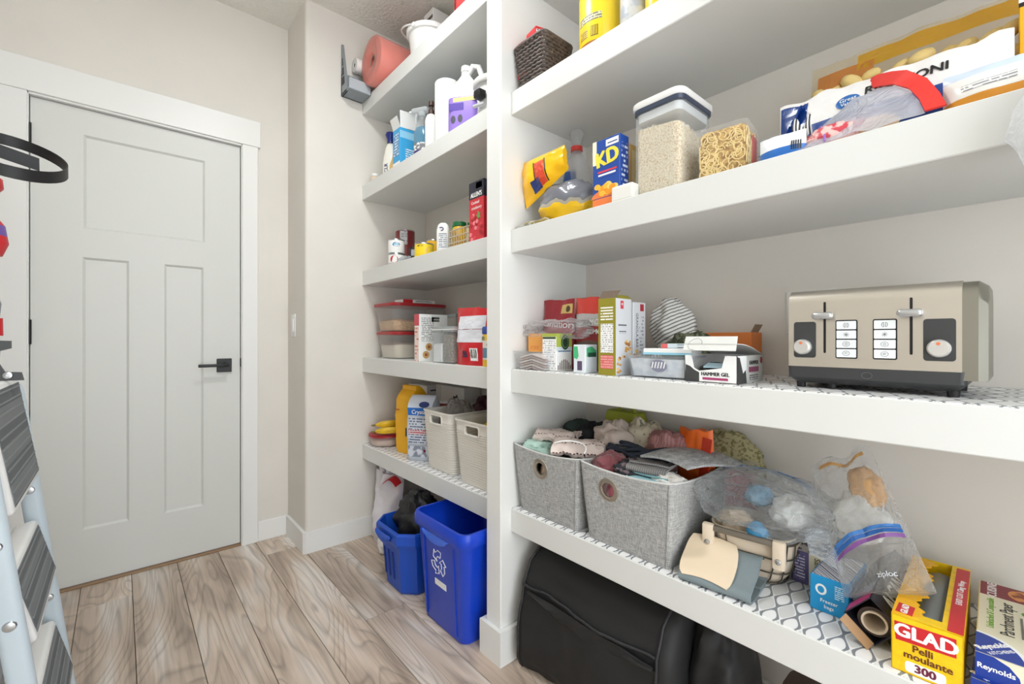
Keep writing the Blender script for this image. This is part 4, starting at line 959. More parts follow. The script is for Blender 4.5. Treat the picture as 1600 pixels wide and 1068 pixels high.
mbg = thing('maroon_bag', 'dark maroon cloth bag heaped at the back of the woven baskets', 'bag', (1.275, 1.655, Z5L + .10), FACE)
blob(.075, .05, .095, 6, .25, 6).build('cloth', mat('maroon_cloth', (74, 30, 42), .5), mbg, 60)
def woven_basket(label, loc, w, d, h):
    t = thing('woven_basket', label, 'basket', loc, FACE, 'woven storage baskets on the lower left shelf')
    lv = []; n = 22
    for i in range(n):
        k = i/n
        for dz, off in ((.0, 0), (.22, .005), (.78, .005)): lv.append((h*.86*(i + dz)/n, w*(.88 + .10*k) + off, d*(.88 + .10*k) + off))
    lv += [(h*.865, w*.985, d*.985), (h*.97, w*1.0, d*1.0), (h*.975, w*1.02, d*1.02), (h, w*1.02, d*1.02)]
    o = tub(lv, .025, .006, .006).build('basket_body', mat('oatmeal_plastic', (226, 221, 212), .55), t, 30)
    c = MB(); c.box(-.042, .042, -d/2-.03, -d/2+.03, h*.80, h*.92, .008, 3); cut(o, c)
    f = MB(); f.tube([(x, -d*.4925 - .001 - .0*z, z) for x, z in rrect(-.046, .046, h*.785, h*.935, .010, 4)], .004, 6, closed=True); f.build('handle_frame', mat('oatmeal_plastic', (216, 212, 204)), t, 50)
    return t
woven_basket('oatmeal woven basket holding a clear plastic bag', (1.185, 1.655, Z5L), .225, .34, .255)
woven_basket('oatmeal woven basket holding something yellow, next to the post', (1.172, 1.378, Z5L), .245, .34, .25)
pbk = thing('clear_bag', 'crinkled clear plastic bag inside the left woven basket', 'bag', (1.135, 1.655, Z5L + .02), FACE)
blob(.085, .085, .138, 13, .22, 8).build('film', film('smoky_film', (190, 182, 176), .34, .25), pbk, 60)
ybk = thing('yellow_bag', 'bright yellow bag inside the basket next to the post', 'bag', (1.12, 1.35, Z5L + .045), FACE)
blob(.085, .085, .10, 15, .2, 7).build('yellow_film', mat('yellow_film', (246, 206, 30), .4), ybk, 60)
# ---------------------------------------------------------------- right bay, upper shelf (only its front is seen from below)
wkb = thing('wicker_basket', 'small dark brown wicker basket of little boxes on the upper right shelf', 'basket', (1.062, 1.055, Z2), FACE)
M_wick = mat('dark_wicker', (84, 72, 66), .55, var=.3, vscale=90)
n_ = 12; hh = .135
for i in range(n_):
    z = .006 + hh*i/(n_-1)*.93; k = .82 + .18*i/(n_-1); w, d = .136*k, .135*k
    P_ = []
    for j, (x, y) in enumerate(rrect(-w/2, w/2, -d/2, d/2, .014, 3)): P_.append((x, y))
    Q_ = []
    for (a, b_), (c, e) in zip(P_, P_[1:] + P_[:1]):
        m_ = max(1, int(math.hypot(c-a, e-b_)/.010))
        for q in range(m_):
            x = a + (c-a)*q/m_; y = b_ + (e-b_)*q/m_; l = math.hypot(x, y); s_ = .0022*(1 if (len(Q_) + i) % 2 else -1)
            Q_.append((x + s_*x/l, y + s_*y/l, z))
    MB().tube(Q_, .0054, 6, closed=True).build('woven_strand', M_wick, wkb, 60)
MB().tube([(x, y, hh + .003) for x, y in rrect(-.07, .07, -.069, .069, .016, 4)], .007, 8, closed=True).build('rim', M_wick, wkb, 60)
MB().box(-.055, .055, -.054, .054, .0, .006).build('basket_floor', M_wick, wkb)
def small_box(label, loc, w, d, h, m, rz, rx=0, ry=0, pr=None):
    t, F = carton('small_box', label, 'box', loc, w, d, h, m, rz, rx=rx, ry=ry); 
    if pr: panel(t, F['front'], w*.1, h*.15, w*.9, h*.6, pr); panel(t, F['right'], d*.1, h*.5, d*.9, h*.9, pr)
    return t
small_box('red and white little box on top in the wicker basket', (1.035, 1.075, Z2 + .105), .07, .03, .085, M_red, FACE - .3, 0, .15, fine('little_print', (240,240,240), (60,40,44), .008, .5))
small_box('white and black little box at the front of the wicker basket', (1.012, 1.085, Z2 + .04), .06, .02, .12, mat('dark_red_card', (150, 30, 36), .45), FACE, pr=M_wht)
def pot(name, label, loc, r, h, body, lid, sh=None):
    t = thing(name, label, 'jar', loc, FACE)
    MB().lathe([(0,0),(r*.93,0),(r,.006),(r,h*.86),(r*.9,h*.9),(0,h*.9)], 36).build('jar_body', body, t, 40)
    MB().lathe([(0,h*.9),(r*.93,h*.9),(r*.95,h*.91),(r*.95,h*.99),(0,h)], 36).build('lid', lid, t, 40)
    def s(u, z, l=0): a = u/r; return Vector(((r+l)*math.sin(a), -(r+l)*math.cos(a), z))
    return t, s
t, s = pot('peanut_butter_jar', 'large yellow labelled plastic jar of peanut butter', (1.10, .845, Z2), .066, .25, bands('pb_print', [(0,(176,112,62)),(.045,(246,212,40)),(.20,(176,112,62))], 'Z', .3, 0, .25), mat('red_jar_lid', (190, 40, 40), .4))
panel(t, None, -.035, .105, .045, .125, fine('pb_text', (216, 210, 170), (110, 110, 110), .008, .6), surf=s); panel(t, None, -.03, .06, .0, .085, fine('pb_text2', (226, 190, 60), (120, 100, 40), .006, .6), surf=s)
panel(t, None, .012, .058, .034, .088, mat('barcode_olive', (90, 84, 40), .5), 'barcode_panel', surf=s)
for k in range(4): panel(t, None, .014 + .005*k, .060, .0165 + .005*k, .086, M_yel, 'barcode_bar', surf=lambda u, z, l: s(u, z, l + .0006), n=2)
t, s = pot('spray_tin', 'pale silver printed tin beside the yellow jar', (1.085, .718, Z2), .040, .22, blotch('silver_tin', (206, 206, 204), (178, 184, 196), 26, .35), M_white_pl)
t, s = pot('yellow_jar', 'small yellow labelled jar, rightmost on the upper right shelf', (1.075, .638, Z2), .034, .13, mat('yellow_jar_body', (240, 206, 40), .35), mat('yellow_jar_lid', (30, 30, 34), .4))
# ---------------------------------------------------------------- right bay, pasta and rice shelf
wr_ = thing('foil_wrapper', 'crumpled foil snack wrapper lying flat against the partition', 'wrapper', (1.03, 1.05, Z3), FACE)
MB().sheet(lambda u, v: (.075*(2*u-1), .03*(2*v-1), .010 + .010*fbm((u*.4, v*.3, 0), 12, 3) + .012*(1-(2*u-1)**2)*(1-(2*v-1)**2)), 24, 12, .006).build('foil', blotch('foil_print', (190, 190, 186), (146, 130, 60), 50, .3), wr_, 60)
cb_ = thing('snack_bag', 'yellow and grey plump clear bag under the leaning yellow bag', 'bag', (1.085, .955, Z3), FACE + .25)
blob(.105, .06, .068, 24, .16, 6).build('film', bands('snack_film', [(0,(238,190,26)),(.085,(176,168,150)),(.094,(118,120,128))], 'Z', .18, 0, .16, bump=.6, dist=.06), cb_, 60)
ch = thing('yellow_bag', 'bright yellow snack bag leaning sideways on the partition with red and navy print', 'bag', (1.045, 1.135, Z3 + .158), FACE, ry=math.radians(78))
mb_, s_ = pouch(.165, .20, .055, 41, .1, .35, wr=.009, topw=.5, full=2.2)
mb_.build('pouch', mat('snack_yellow', (250, 190, 10), .28, bump=.2, bscale=30), ch, 60)
panel(ch, None, -.045, .085, .065, .125, mat('tomato_red', (214, 70, 40), .3), 'red_band', surf=s_); panel(ch, None, .025, .06, .07, .10, mat('snack_navy', (40, 56, 120), .3), 'navy_patch', surf=lambda x, z, l: s_(x, z, l + .0008))
for q in (.08, .127): panel(ch, None, -.05, q, .065, q + .004, M_blk, 'black_rule', surf=s_)
nb = thing('clipped_bag', 'clear bread bag twisted shut with a red clip at the back', 'bag', (1.22, 1.045, Z3), FACE)
MB().lathe([(0,0),(.06,.004),(.07,.06),(.066,.14),(.045,.24),(.018,.295),(.014,.31),(.02,.335),(.026,.36),(.018,.372),(0,.37)], 26).build('film', film('bread_film', (226, 226, 228), .3, .15), nb, 60)
MB().lathe([(.015,.296),(.021,.298),(.021,.314),(.015,.316)], 20).build('red_clip', mat('clip_red', (210, 60, 50), .4), nb, 40)
MB().sheet(lambda u, v: ((.056 - .02*v)*math.sin(-.4+1.2*u), -(.0655 - .014*v)*math.cos(-.4+1.2*u) , .155 + .06*v), 10, 4, .001).build('blue_label', mat('bread_blue', (40, 84, 150), .4), nb, 60)
t, F = carton('macaroni_box', 'blue and orange macaroni dinner box with big yellow letters', 'box', (1.035, .763, Z3), .092, .042, .192, mat('dinner_blue', (30, 74, 160), .38), FACE)
panel(t, F['front'], 0, 0, .092, .028, mat('dinner_orange', (240, 130, 70), .4)); patch(t, F['front'], oval(.046, .03, .05, .022)[:13] , mat('dinner_orange', (240, 130, 70)), 'orange_swoosh', .0006)
panel(t, F['front'], .0, .125, .014, .192, mat('cream_tab', (236, 230, 206), .5)); panel(t, F['front'], .046, .168, .088, .186, M_wht); panel(t, F['front'], .052, .172, .084, .180, fine('dinner_head', (236,240,244), (40,60,120), .006, .7), t=.0007)
text(t, F['front'], 'KD', .050, .136, .058, mat('kd_yellow', (250, 226, 70), .4), xs=.95, r=.12, bold=.05, lift=.0010)
panel(t, F['front'], .018, .098, .082, .107, fine('dinner_red', (30,74,160), (230,60,60), .009, .8), t=.0007); panel(t, F['front'], .02, .085, .078, .096, fine('dinner_white', (30,74,160), (246,246,246), .010, .8), t=.0007)
random.seed(3)
for k in range(14): patch(t, F['front'], oval(.046 + random.uniform(-.03,.03), .052 + random.uniform(-.012,.014), .011, .008, 10), mat('macaroni_%d' % (k % 3), [(250,190,60),(246,160,40),(252,214,110)][k % 3], .4), 'macaroni_print', .0009 + .00005*k)
panel(t, F['right'], .008, .02, .036, .17, fine('dinner_side', (28, 66, 146), (200, 210, 230), .013, .5))
t, F = carton('cracker_sleeve', 'tan cracker sleeve standing behind the blue macaroni box', 'package', (1.16, .772, Z3), .03, .10, .215, mat('cracker_tan', (222, 184, 110), .4), FACE, r=.012)
panel(t, F['right'], .02, .02, .045, .19, mat('cracker_pale', (236, 214, 160), .4)); 
tag(MB().box(-.034, .034, -.018, .018, 0, .044, .006, 2).build('white_packet', mat('packet_white', (232, 230, 224), .5, bump=.2, bscale=50), loc=(1.015, .700, Z3), rz=FACE), 'small white paper packet tucked before the rice container', 'packet')
rcn = thing('rice_container', 'tall clear square container of rice with white and navy sealed lid', 'container', (1.103, .613, Z3), FACE)
w, d, h = .135, .165, .222
tub([(0, w-.01, d-.01), (.005, w-.002, d-.002), (.03, w, d), (h, w, d)], .02, .003).build('container_body', film('rice_box_clear', (236, 238, 238), .08, .06), rcn, 40)
M_rice = blotch('rice', (200, 172, 130), (248, 234, 206), 230, .8, .45, .12)
def rice_top(x, y): return .176 - .018*(x/w) - .05*(max(0, y/d + .1)) + .006*fbm((x, y, 0), 30)
q = MB(); R0 = ring(w-.010, d-.010, .017, 0, 6)
q.loft([[(x*.97, y*.97, .006) for x, y, z in R0], [(x, y, .03) for x, y, z in R0], [(x, y, rice_top(x, y)) for x, y, z in R0]] + [[(x*k, y*k, rice_top(x*k, y*k) + .006) for x, y, z in R0] for k in (.85, .65, .45, .25, .05)])
rm = q.build('rice', M_rice, rcn, 50)
random.seed(5)          # loose grains pressed against the panes and on top, too many to count
gr = MB(); gx = [(0, -.0014, 0), (.0011, 0, .0), (0, .0014, 0), (-.0011, 0, 0)]
def grain(c, a, tilt, m=gr):
    R = rot(x=tilt, z=a); L_ = .0032
    m.add([(0,-L_,0),(.0011,0,.0009),(0,L_,0),(-.0011,0,.0009),(0,0,-.0009)], [(0,1,3),(1,2,3),(0,4,1),(1,4,2),(2,4,3),(3,4,0)], tr(*c) @ R)
for k in range(2600):
    f = random.random()
    if f < .45: x = random.uniform(-w/2+.018, w/2-.018); y = -d/2 + .0042; z = random.uniform(.01, max(.02, rice_top(x, y))); tl_ = PI/2
    elif f < .8: y = random.uniform(-d/2+.018, d/2-.018); x = w/2 - .0042; z = random.uniform(.01, max(.02, rice_top(x, y))); tl_ = PI/2
    else: x = random.uniform(-w/2+.015, w/2-.015); y = random.uniform(-d/2+.015, d/2-.015); z = rice_top(x, y) + .006; tl_ = random.uniform(-.4, .4)
    grain((x, y, z), random.uniform(0, PI), tl_ + random.uniform(-.5, .5))
gr.build('loose_grains', mat('rice_grain', (246, 236, 214), .6), rcn, kind='stuff')
solid([(h-.022, w-.012, d-.012), (h-.001, w-.010, d-.010)], .018).build('lid_plug', mat('lid_plug_white', (226, 228, 228), .4), rcn, 40)
solid([(h, w+.004, d+.004), (h+.003, w+.006, d+.006), (h+.011, w+.006, d+.006)], .022).build('lid_gasket', mat('navy_gasket', (58, 68, 88), .35), rcn, 40)
solid([(h+.011, w+.008, d+.008), (h+.014, w+.012, d+.012), (h+.026, w+.012, d+.012), (h+.030, w+.004, d+.004)], .024).build('lid', M_white_pl, rcn, 40)
nd = thing('noodle_pack', 'clear pack of dry curly noodles beside the rice container', 'package', (1.065, .455, Z3), FACE + .12)
solid([(0, .092, .075), (.004, .098, .08), (.105, .098, .08), (.112, .09, .07)], .008).build('noodle_block', blotch('noodle_block', (160, 118, 56), (216, 178, 106), 90, .6, .5, .1), nd, 40)
nn = MB(); random.seed(7)
for k in range(150):
    f = random.random(); u = random.uniform(-.044, .044); v = random.uniform(.01, .1); r = random.uniform(.006, .016); a0 = random.uniform(0, 6.28); sp_a = random.uniform(1.5, 4.5)
    P_ = []
    for i in range(7):
        a = a0 + sp_a*i/6; cu, cv = u + r*math.cos(a), v + r*math.sin(a); cu = max(-.048, min(.048, cu)); cv = max(.004, min(.11, cv))
        P_.append((cu, -.0415, cv) if f < .6 else (.0505, cu*.8, cv))
    nn.tube(P_, .0013, 4)
nn.build('noodle_strands', mat('noodle', (242, 216, 150), .5), nd, kind='stuff')
o_ = MB(); o_.box(-.052, .056, -.046, .044, 0, .122, .010, 2); o_.build('clear_wrap', film('noodle_wrap', (240, 240, 238), .07, .08), nd, 40)
MB().box(.0505, .0535, .0, .036, .02, .095, .001).build('red_end_label', mat('end_red', (200, 40, 46), .4), nd)
cs = thing('clamshell', 'empty clear plastic clamshell behind the noodle pack', 'container', (1.20, .405, Z3), FACE)
tub([(0, .10, .12), (.06, .125, .145), (.062, .14, .16)], .02, .0015).build('base', M_clear, cs, 40)
MB().loft([ring(.14, .16, .02, .064), ring(.125, .145, .025, .07), ring(.10, .12, .03, .105), ring(.07, .09, .03, .112)], False, True).build('lid', M_clear, cs, 40)
bl_ = thing('blue_packet', 'small blue and white packet at the shelf front, left of the zip bag', 'packet', (1.02, .325, Z3), FACE)
mb_, s_ = pouch(.085, .05, .035, 51, .9, .3, wr=.004, nu=14, nv=12); mb_.build('pouch', bands('blue_packet_print', [(0,(40,110,190)),(.022,(236,238,242))], 'Z', .3, 0, .06), bl_, 60)
for k in range(5): panel(bl_, None, .02 + .0035*k, .012, .022 + .0035*k, .03, M_blk, 'barcode_bar', surf=s_, n=2)
# long pasta bags lying along the shelf
rg = thing('rigatoni_bag', 'long white and navy rigatoni pasta bag lying along the shelf', 'bag', (1.115, .185, Z3), FACE)
mb_, s_ = pouch(.35, .150, .085, 61, .7, .12, wr=.008, ws=16, nu=40, nv=18, full=3.5)
mb_.build('pouch', bands('rigatoni_print', [(0,(24,66,140)),(.088,(232,230,228))], 'Z', .28, 0, .16, bump=.3, dist=.012), rg, 60)
text(rg, None, 'RIGATONI', .040, .116, .024, M_blk, surf=s_, bold=.03, xs=1.05)
patch(rg, None, oval(-.045, .106, .020, .015), mat('gv_blue', (34, 100, 170), .35), surf=s_); text(rg, None, 'Great', -.045, .110, .012, M_wht, surf=lambda x, z, l: s_(x, z, l + .0008)); text(rg, None, 'Value', -.045, .100, .010, M_wht, surf=lambda x, z, l: s_(x, z, l + .0008))
panel(rg, None, .095, .05, .150, .068, M_wht, 'barcode_panel', surf=s_)
for k in range(10): panel(rg, None, .098 + .005*k, .052, .1008 + .005*k, .066, mat('bar_brown', (110, 70, 60), .5), 'barcode_bar', surf=lambda x, z, l: s_(x, z, l + .0008), n=2)
MB().sheet(lambda u, v: (-.180 + .055*u - .03*v*(1-u), -.03 + .05*v + .01*fbm((u, v, 0), 4, 2), .03 + .10*u + .02*fbm((u, v, 1), 5, 4)), 12, 10, .002).build('crumpled_end', mat('navy_film', (22, 58, 130), .25, bump=.3, bscale=30), rg, 60)
MB().sheet(lambda u, v: (-.135 + .035*u, -.050 - .006*math.sin(3*v), .045 + .04*v + .012*math.sin(9*u)), 12, 6, .0015).build('barcode_tab', stripes('tab_bars', (230,230,230), (40,40,44), .006, 'X', .5, .4), rg, 60)
panel(rg, None, -.172, .004, -.118, .142, mat('navy_film', (22, 58, 130)), 'navy_end', surf=s_, n=14)
gn = thing('gnocchi_bag', 'yellow clear bag of plump gnocchi shells lying at the back', 'bag', (1.235, .165, Z3), FACE)
mb_, s_ = pouch(.34, .280, .075, 71, .8, .05, wr=.005, ws=14, nu=40, nv=18, full=6, lean=.02)
mb_.build('pouch', film('yellow_clear_film', (240, 210, 130), .14, .12), gn, 60)
panel(gn, None, -.08, .232, .165, .270, film('yellow_strip_film', (236, 190, 60), .7, .2), 'yellow_strip', surf=s_, n=24)
panel(gn, None, -.155, .205, -.05, .25, film('orange_strip_film', (230, 160, 80), .7, .2), 'orange_label', surf=s_, n=12)
M_gn = mat('gnocchi', (240, 212, 140), .6, var=.06, vscale=30); random.seed(12)
gm = None
for row in range(3):
    for k in range(11):
        x = -.150 + .0300*k + random.uniform(-.006, .006) + .012*(row % 2); z = .100 + .052*row + random.uniform(-.006, .006)
        if row == 2 and k % 3 == 1: z -= .008
        if gm is None:
            o = MB(); n_ = 10
            o.lathe([(0,-.021),(.008,-.018),(.0125,-.009),(.0138,0),(.0125,.009),(.008,.018),(0,.021)], 12); o = o.build('gnocchi', M_gn, gn, 60); gm = o.data
        else: o = bpy.data.objects.new('gnocchi', gm); C.objects.link(o); o.parent = gn
        o.location = (x, random.uniform(-.012, .004), z); o.rotation_euler = (random.uniform(-.3, .3), PI/2 + random.uniform(-.9, .9), 0); f_ = random.uniform(.9, 1.2); o.scale = (f_, .9, f_)
zb = thing('zip_bag', 'clear zip bag with thick red closure holding pink pieces, front of the pasta bags', 'bag', (1.045, .205, Z3), FACE)
OUT = [(1.12,.201,1.576),(1.10,.183,1.570),(1.08,.159,1.557),(1.06,.136,1.541),(1.04,.108,1.506),(1.02,.091,1.467),(1.008,.082,1.440)]
INN = [(1.12,.216,1.556),(1.10,.198,1.548),(1.08,.178,1.538),(1.06,.155,1.524),(1.04,.132,1.499),(1.02,.117,1.468),(1.008,.108,1.440)]
def along(L_, v):
    k = v*(len(L_)-1); i = min(len(L_)-2, int(k)); f = k - i; return Vector(L_[i]).lerp(Vector(L_[i+1]), f)
ZT = (tr(1.045, .205, Z3) @ rot(z=FACE)).inverted()
def zfilm(u, v):
    a = Vector((1.085, .300, 1.470)).lerp(Vector((1.004, .288, 1.436)), v); b = along(INN, v)
    p = a.lerp(b, u); p.z += .030*math.sin(PI*u)*math.sin(PI*v)*.6 + .010*fbm((u*.5, v*.4, 0), 11, 3)*math.sin(PI*u); return ZT @ p
MB().sheet(zfilm, 24, 18, .0008).build('film', film('zip_film', (236, 238, 246), .42, .15, .5), zb, 60)
MB().sheet(lambda u, v: ZT @ (along(INN, v).lerp(along(OUT, v), u) + Vector((0, 0, .002))), 3, 30, .004).build('red_closure', mat('closure_red', (232, 52, 44), .35), zb, 60)
MB().tube([ZT @ (along(INN, i/20).lerp(along(OUT, i/20), .5) + Vector((-.001, -.001, .004))) for i in range(21)], .0022, 6).build('closure_ridge', mat('closure_red', (232, 52, 44)), zb, 60)
blob(.06, .02, .022, 3, .3, 6, nu=20, nv=12).build('pink_pieces', blotch('pink_pieces', (206, 70, 84), (240, 196, 190), 60, .5), zb, 60, loc=(-.035, -.012, .002))
blob(.03, .018, .018, 8, .3, 6, nu=18, nv=10).build('beige_piece', mat('beige_piece', (226, 190, 150), .6), zb, 60, loc=(.03, -.012, .002))
MB().tube([zfilm(.22, i/16) + Vector((0, -.002, .003)) for i in range(17)], .002, 6).build('purple_tie', mat('purple_tie', (150, 110, 200), .4), zb, 50)
wo = thing('white_orange_bag', 'white pasta bag with orange base at the right end', 'bag', (1.03, -.004, Z3), FACE)
mb_, s_ = pouch(.185, .066, .06, 81, .8, .1, wr=.005, nu=20, nv=16, full=5)
mb_.build('pouch', bands('white_orange_print', [(0,(222,150,50)),(.016,(236,234,230)),(.052,(206,220,236))], 'Z', .3, 0, .12, bump=.25), wo, 60)
panel(wo, None, -.07, .026, -.01, .036, fine('wo_print', (236,234,230), (150,150,156), .005, .6), surf=s_)
t, F = carton('yellow_box', 'yellow pasta box at the far right end', 'box', (1.20, -.062, Z3), .135, .16, .225, mat('amber_card', (240, 176, 20), .4), FACE)
panel(t, F['front'], .0, .19, .135, .225, M_wht); panel(t, F['front'], .0, .183, .135, .190, M_blk); panel(t, F['front'], .02, .03, .115, .15, mat('amber_light', (250, 206, 80), .4)); panel(t, F['front'], .03, .05, .105, .10, fine('amber_print', (250,206,80), (150,90,20), .010, .5), t=.0007)
# bag hanging off the pasta shelf at the right edge of the view
hb = thing('hanging_bag', 'white translucent bag hanging from the shelf edge at far right', 'bag', (.945, -.040, 1.262))
P_ = [(0,0),(.014,.006),(.024,.014),(.034,.026),(.042,.04),(.049,.06),(.052,.085),(.050,.105),(.045,.125),(.036,.143),(.026,.158),(.019,.172),(.016,.183),(0,.184)]
hm = MB().lathe(P_, 40); hm.v = [(x*(1 + .10*math.sin(7*math.atan2(y, x) + 30*z)*min(1, z*14) + .22*fbm((x, y, z), 26, 3)), y*(1 + .10*math.sin(7*math.atan2(y, x) + 30*z)*min(1, z*14) + .22*fbm((x, y, z), 26, 3)), z) for x, y, z in hm.v]
hm.build('film', film('white_hang_film', (238, 238, 238), .6, .25, .5), hb, 60)
MB().tube([(0,0,.172),(.012,0,.182),(.03,0,.184),(.07,0,.1845),(.10,0,.1845)], [.012,.009,.007,.006,.004], 8).build('bag_tail', film('white_hang_film', (238, 238, 238)), hb, 50)
# ---------------------------------------------------------------- right bay, counter-height shelf
tr_ = thing('wafer_tray', 'clear plastic tray of ribbed wafers at the left end', 'tray', (1.035, 1.045, Z4L), FACE)
tub([(0, .125, .08), (.004, .13, .085), (.058, .152, .105), (.06, .158, .111)], .012, .0018).build('tray_body', M_clear, tr_, 40)
for i in range(6):
    z = .008 + .0085*i
    for s in (-1, 1):
        o = MB(); o.box(0, .058, -.036, .036, -.003, .003, .001, 1, tr(.001, 0, z) @ rot(y=.22)); 
        if s < 0: o.v = [(-x, y, zz) for x, y, zz in o.v]
        o.build('wafer', mat('wafer_%d' % (i % 2), [(176, 150, 140), (214, 202, 196)][i % 2], .7), tr_)
t, F = carton('orange_packet', 'small orange tea packet standing in the wafer tray', 'packet', (1.055, 1.075, Z4L + .056), .072, .02, .062, mat('packet_orange', (244, 172, 84), .5), FACE)
panel(t, F['front'], .012, .008, .055, .02, fine('packet_o', (244,172,84), (214,110,50), .006, .6))
cbg = thing('clear_bag', 'crinkled clear bag draped over the left end packets', 'bag', (1.075, 1.005, Z4L + .098), FACE)
blob(.125, .05, .032, 19, .4, 7, box=.8).build('film', film('crinkle_film', (228, 228, 230), .2, .15, .6), cbg, 60)
cn = thing('cocoa_bag', 'dark red cocoa bag with white script lettering leaning on the partition', 'bag', (1.135, 1.052, Z4L), FACE - .06, ry=.0)
mb_, s_ = pouch(.15, .235, .06, 91, .8, .05, wr=.004, full=4); mb_.build('pouch', mat('cocoa_red', (156, 20, 36), .3), cn, 60)
text(cn, None, 'Carnation', .008, .150, .034, M_wht, surf=s_, r=-.08); panel(cn, None, .025, .185, .07, .218, mat('cocoa_gold', (214, 184, 110), .4), surf=s_); patch(cn, None, oval(.055, .2, .008, .011), mat('cocoa_dark', (84, 60, 40), .5), 'print_shape', .0016, s_)
bb_ = thing('paper_pouch', 'plain brown card pouch tapering upward against the back wall', 'pouch', (1.325, 1.075, Z4L), FACE)
MB().loft([ring(.125, .07, .004, 0), ring(.125, .072, .004, .10), ring(.085, .02, .003, .255)]).build('card', mat('brown_card', (128, 108, 92), .7, bump=.06, bscale=60), bb_, 30)
MB().box(-.05, .05, -.032, -.029, .188, .190).build('score_line', mat('brown_card_dark', (108, 90, 76), .7), bb_)
rz_ = thing('coffee_bag', 'clear bag with red zip strip and white mocha almond lettering', 'bag', (1.14, .895, Z4L), FACE + .08)
mb_, s_ = pouch(.155, .232, .075, 101, .9, .05, wr=.006, full=4); mb_.build('pouch', bands('mocha_print', [(0,(104,84,76)),(.10,(150,50,52)),(.150,(196,194,194)),(.19,(222,66,54))], 'Z', .25, 0, .24, bump=.3, dist=.02), rz_, 60)
text(rz_, None, 'MOCHA', .035, .152, .024, M_wht, surf=s_, bold=.03); text(rz_, None, 'ALMOND', .03, .122, .022, M_wht, surf=s_, bold=.03); panel(rz_, None, .02, .172, .07, .186, mat('slate_patch', (96, 98, 106), .4), surf=s_)
t, F = carton('pasta_box', 'white and green pasta box with dark green oval emblem', 'box', (1.053, .984, Z4L), .062, .072, .117, M_wht, FACE)
panel(t, F['front'], .003, .004, .059, .098, fine('pasta_facts', (246,246,246), (180,180,184), .007, .5)); panel(t, F['front'], .003, .100, .059, .106, mat('dark_green_bar', (60, 80, 50), .5)); panel(t, F['front'], 0, .107, .062, .117, mat('lime_card', (176, 190, 80), .5))
panel(t, F['right'], 0, .075, .072, .117, mat('lime_card', (176, 190, 80))); patch(t, F['right'], oval(.040, .090, .019, .024), mat('emblem_green', (34, 60, 40), .45)); patch(t, F['right'], oval(.040, .090, .014, .018), mat('emblem_line', (150, 180, 130), .45), 'print_shape', .0008); patch(t, F['right'], oval(.040, .090, .0125, .0165), mat('emblem_green', (34, 60, 40)), 'print_shape', .0011)
panel(t, F['right'], .0, .062, .072, .075, mat('pale_blue_card', (214, 226, 232), .5)); panel(t, F['right'], .008, .055, .065, .063, fine('pasta_name', (240,244,246), (60,100,140), .010, .8), t=.0007)
for k in range(8): panel(t, F['right'], .006 + .0082*k, .004, .010 + .0082*k, .018 + .018*math.sin(PI*k/7), mat('pasta_brown', (120, 96, 84), .5), 'pasta_print')
t, F = carton('small_green_box', 'small white and green box with purple barcode', 'box', (1.043, .86, Z4L), .045, .055, .083, mat('cool_white', (232, 238, 242), .45), FACE)
patch(t, F['front'], [(.0,.045),(.014,.040),(.020,.05),(.016,.078),(.0,.078)], mat('mint_green', (80, 190, 130), .45)); panel(t, F['front'], .015, .008, .033, .035, mat('barcode_purple', (96, 80, 110), .5), 'barcode_panel')
patch(t, F['right'], [(.006,.048),(.05,.052),(.05,.066),(.03,.078),(.006,.074)], mat('mint_green', (80, 190, 130))); panel(t, F['right'], .012, .047, .05, .060, mat('forest_green', (30, 80, 60), .5), t=.0007)
t, F = carton('cereal_box', 'tall olive and white granola box with its top torn open', 'box', (1.048, .757, Z4L), .058, .075, .212, mat('box_silver', (214, 216, 220), .45), FACE)
M_olive = mat('olive_card', (150, 142, 40), .5)
panel(t, F['front'], 0, 0, .058, .212, M_olive); panel(t, F['front'], .008, .062, .050, .142, fine('facts_white', (246,246,246), (170,170,170), .006, .5), t=.0008); panel(t, F['front'], .008, .150, .050, .192, fine('facts_olive', (150,142,40), (246,246,240), .008, .65), t=.0008); panel(t, F['front'], .008, .018, .050, .055, fine('facts_red', (226,110,110), (236,170,166), .007, .6), t=.0008)
panel(t, F['right'], .022, .183, .036, .205, mat('crest_red', (206, 60, 84), .45)); text(t, F['right'], '+', .029, .195, .018, M_wht, lift=.0008); panel(t, F['right'], .012, .132, .05, .140, fine('box_name', (214,216,220), (90,94,100), .008, .8)); panel(t, F['right'], .016, .115, .048, .122, fine('box_name2', (214,216,220), (90,94,100), .007, .8))
def granola(t, F, cu, cv, n, seed, ru, rv):
    random.seed(seed)
    for k in range(n):
        u, v = cu + random.uniform(-ru, ru), cv + random.uniform(-rv, rv); patch(t, F, oval(u, v, random.uniform(.004, .007), random.uniform(.003, .005), 8), mat('granola_%d' % (k % 3), [(206,154,80),(170,112,54),(232,196,130)][k % 3], .5), 'granola_print', .0005 + .00003*k)
granola(t, F['right'], .05, .072, 16, 2, .018, .022); granola(t, F['right'], .014, .03, 10, 3, .009, .022)
MB().sheet(lambda u, v: (-.029 + .058*u, -.0375 + .02*v, .212 + .022*v), 2, 4, .0015).build('torn_flap', mat('brown_inside', (110, 92, 76), .7), t)
MB().sheet(lambda u, v: (.029 - .012*v, -.030 + .066*u, .212 + .010*v), 4, 3, .0015).build('torn_flap', M_olive, t)
MB().box(-.027, .027, -.035, .035, .2122, .2130).build('open_top', mat('brown_inside', (110, 92, 76)), t)
t, F = carton('cereal_box', 'second white granola box with small print behind the olive one', 'box', (1.125, .757, Z4L), .058, .062, .205, mat('box_silver', (214, 216, 220)), FACE)
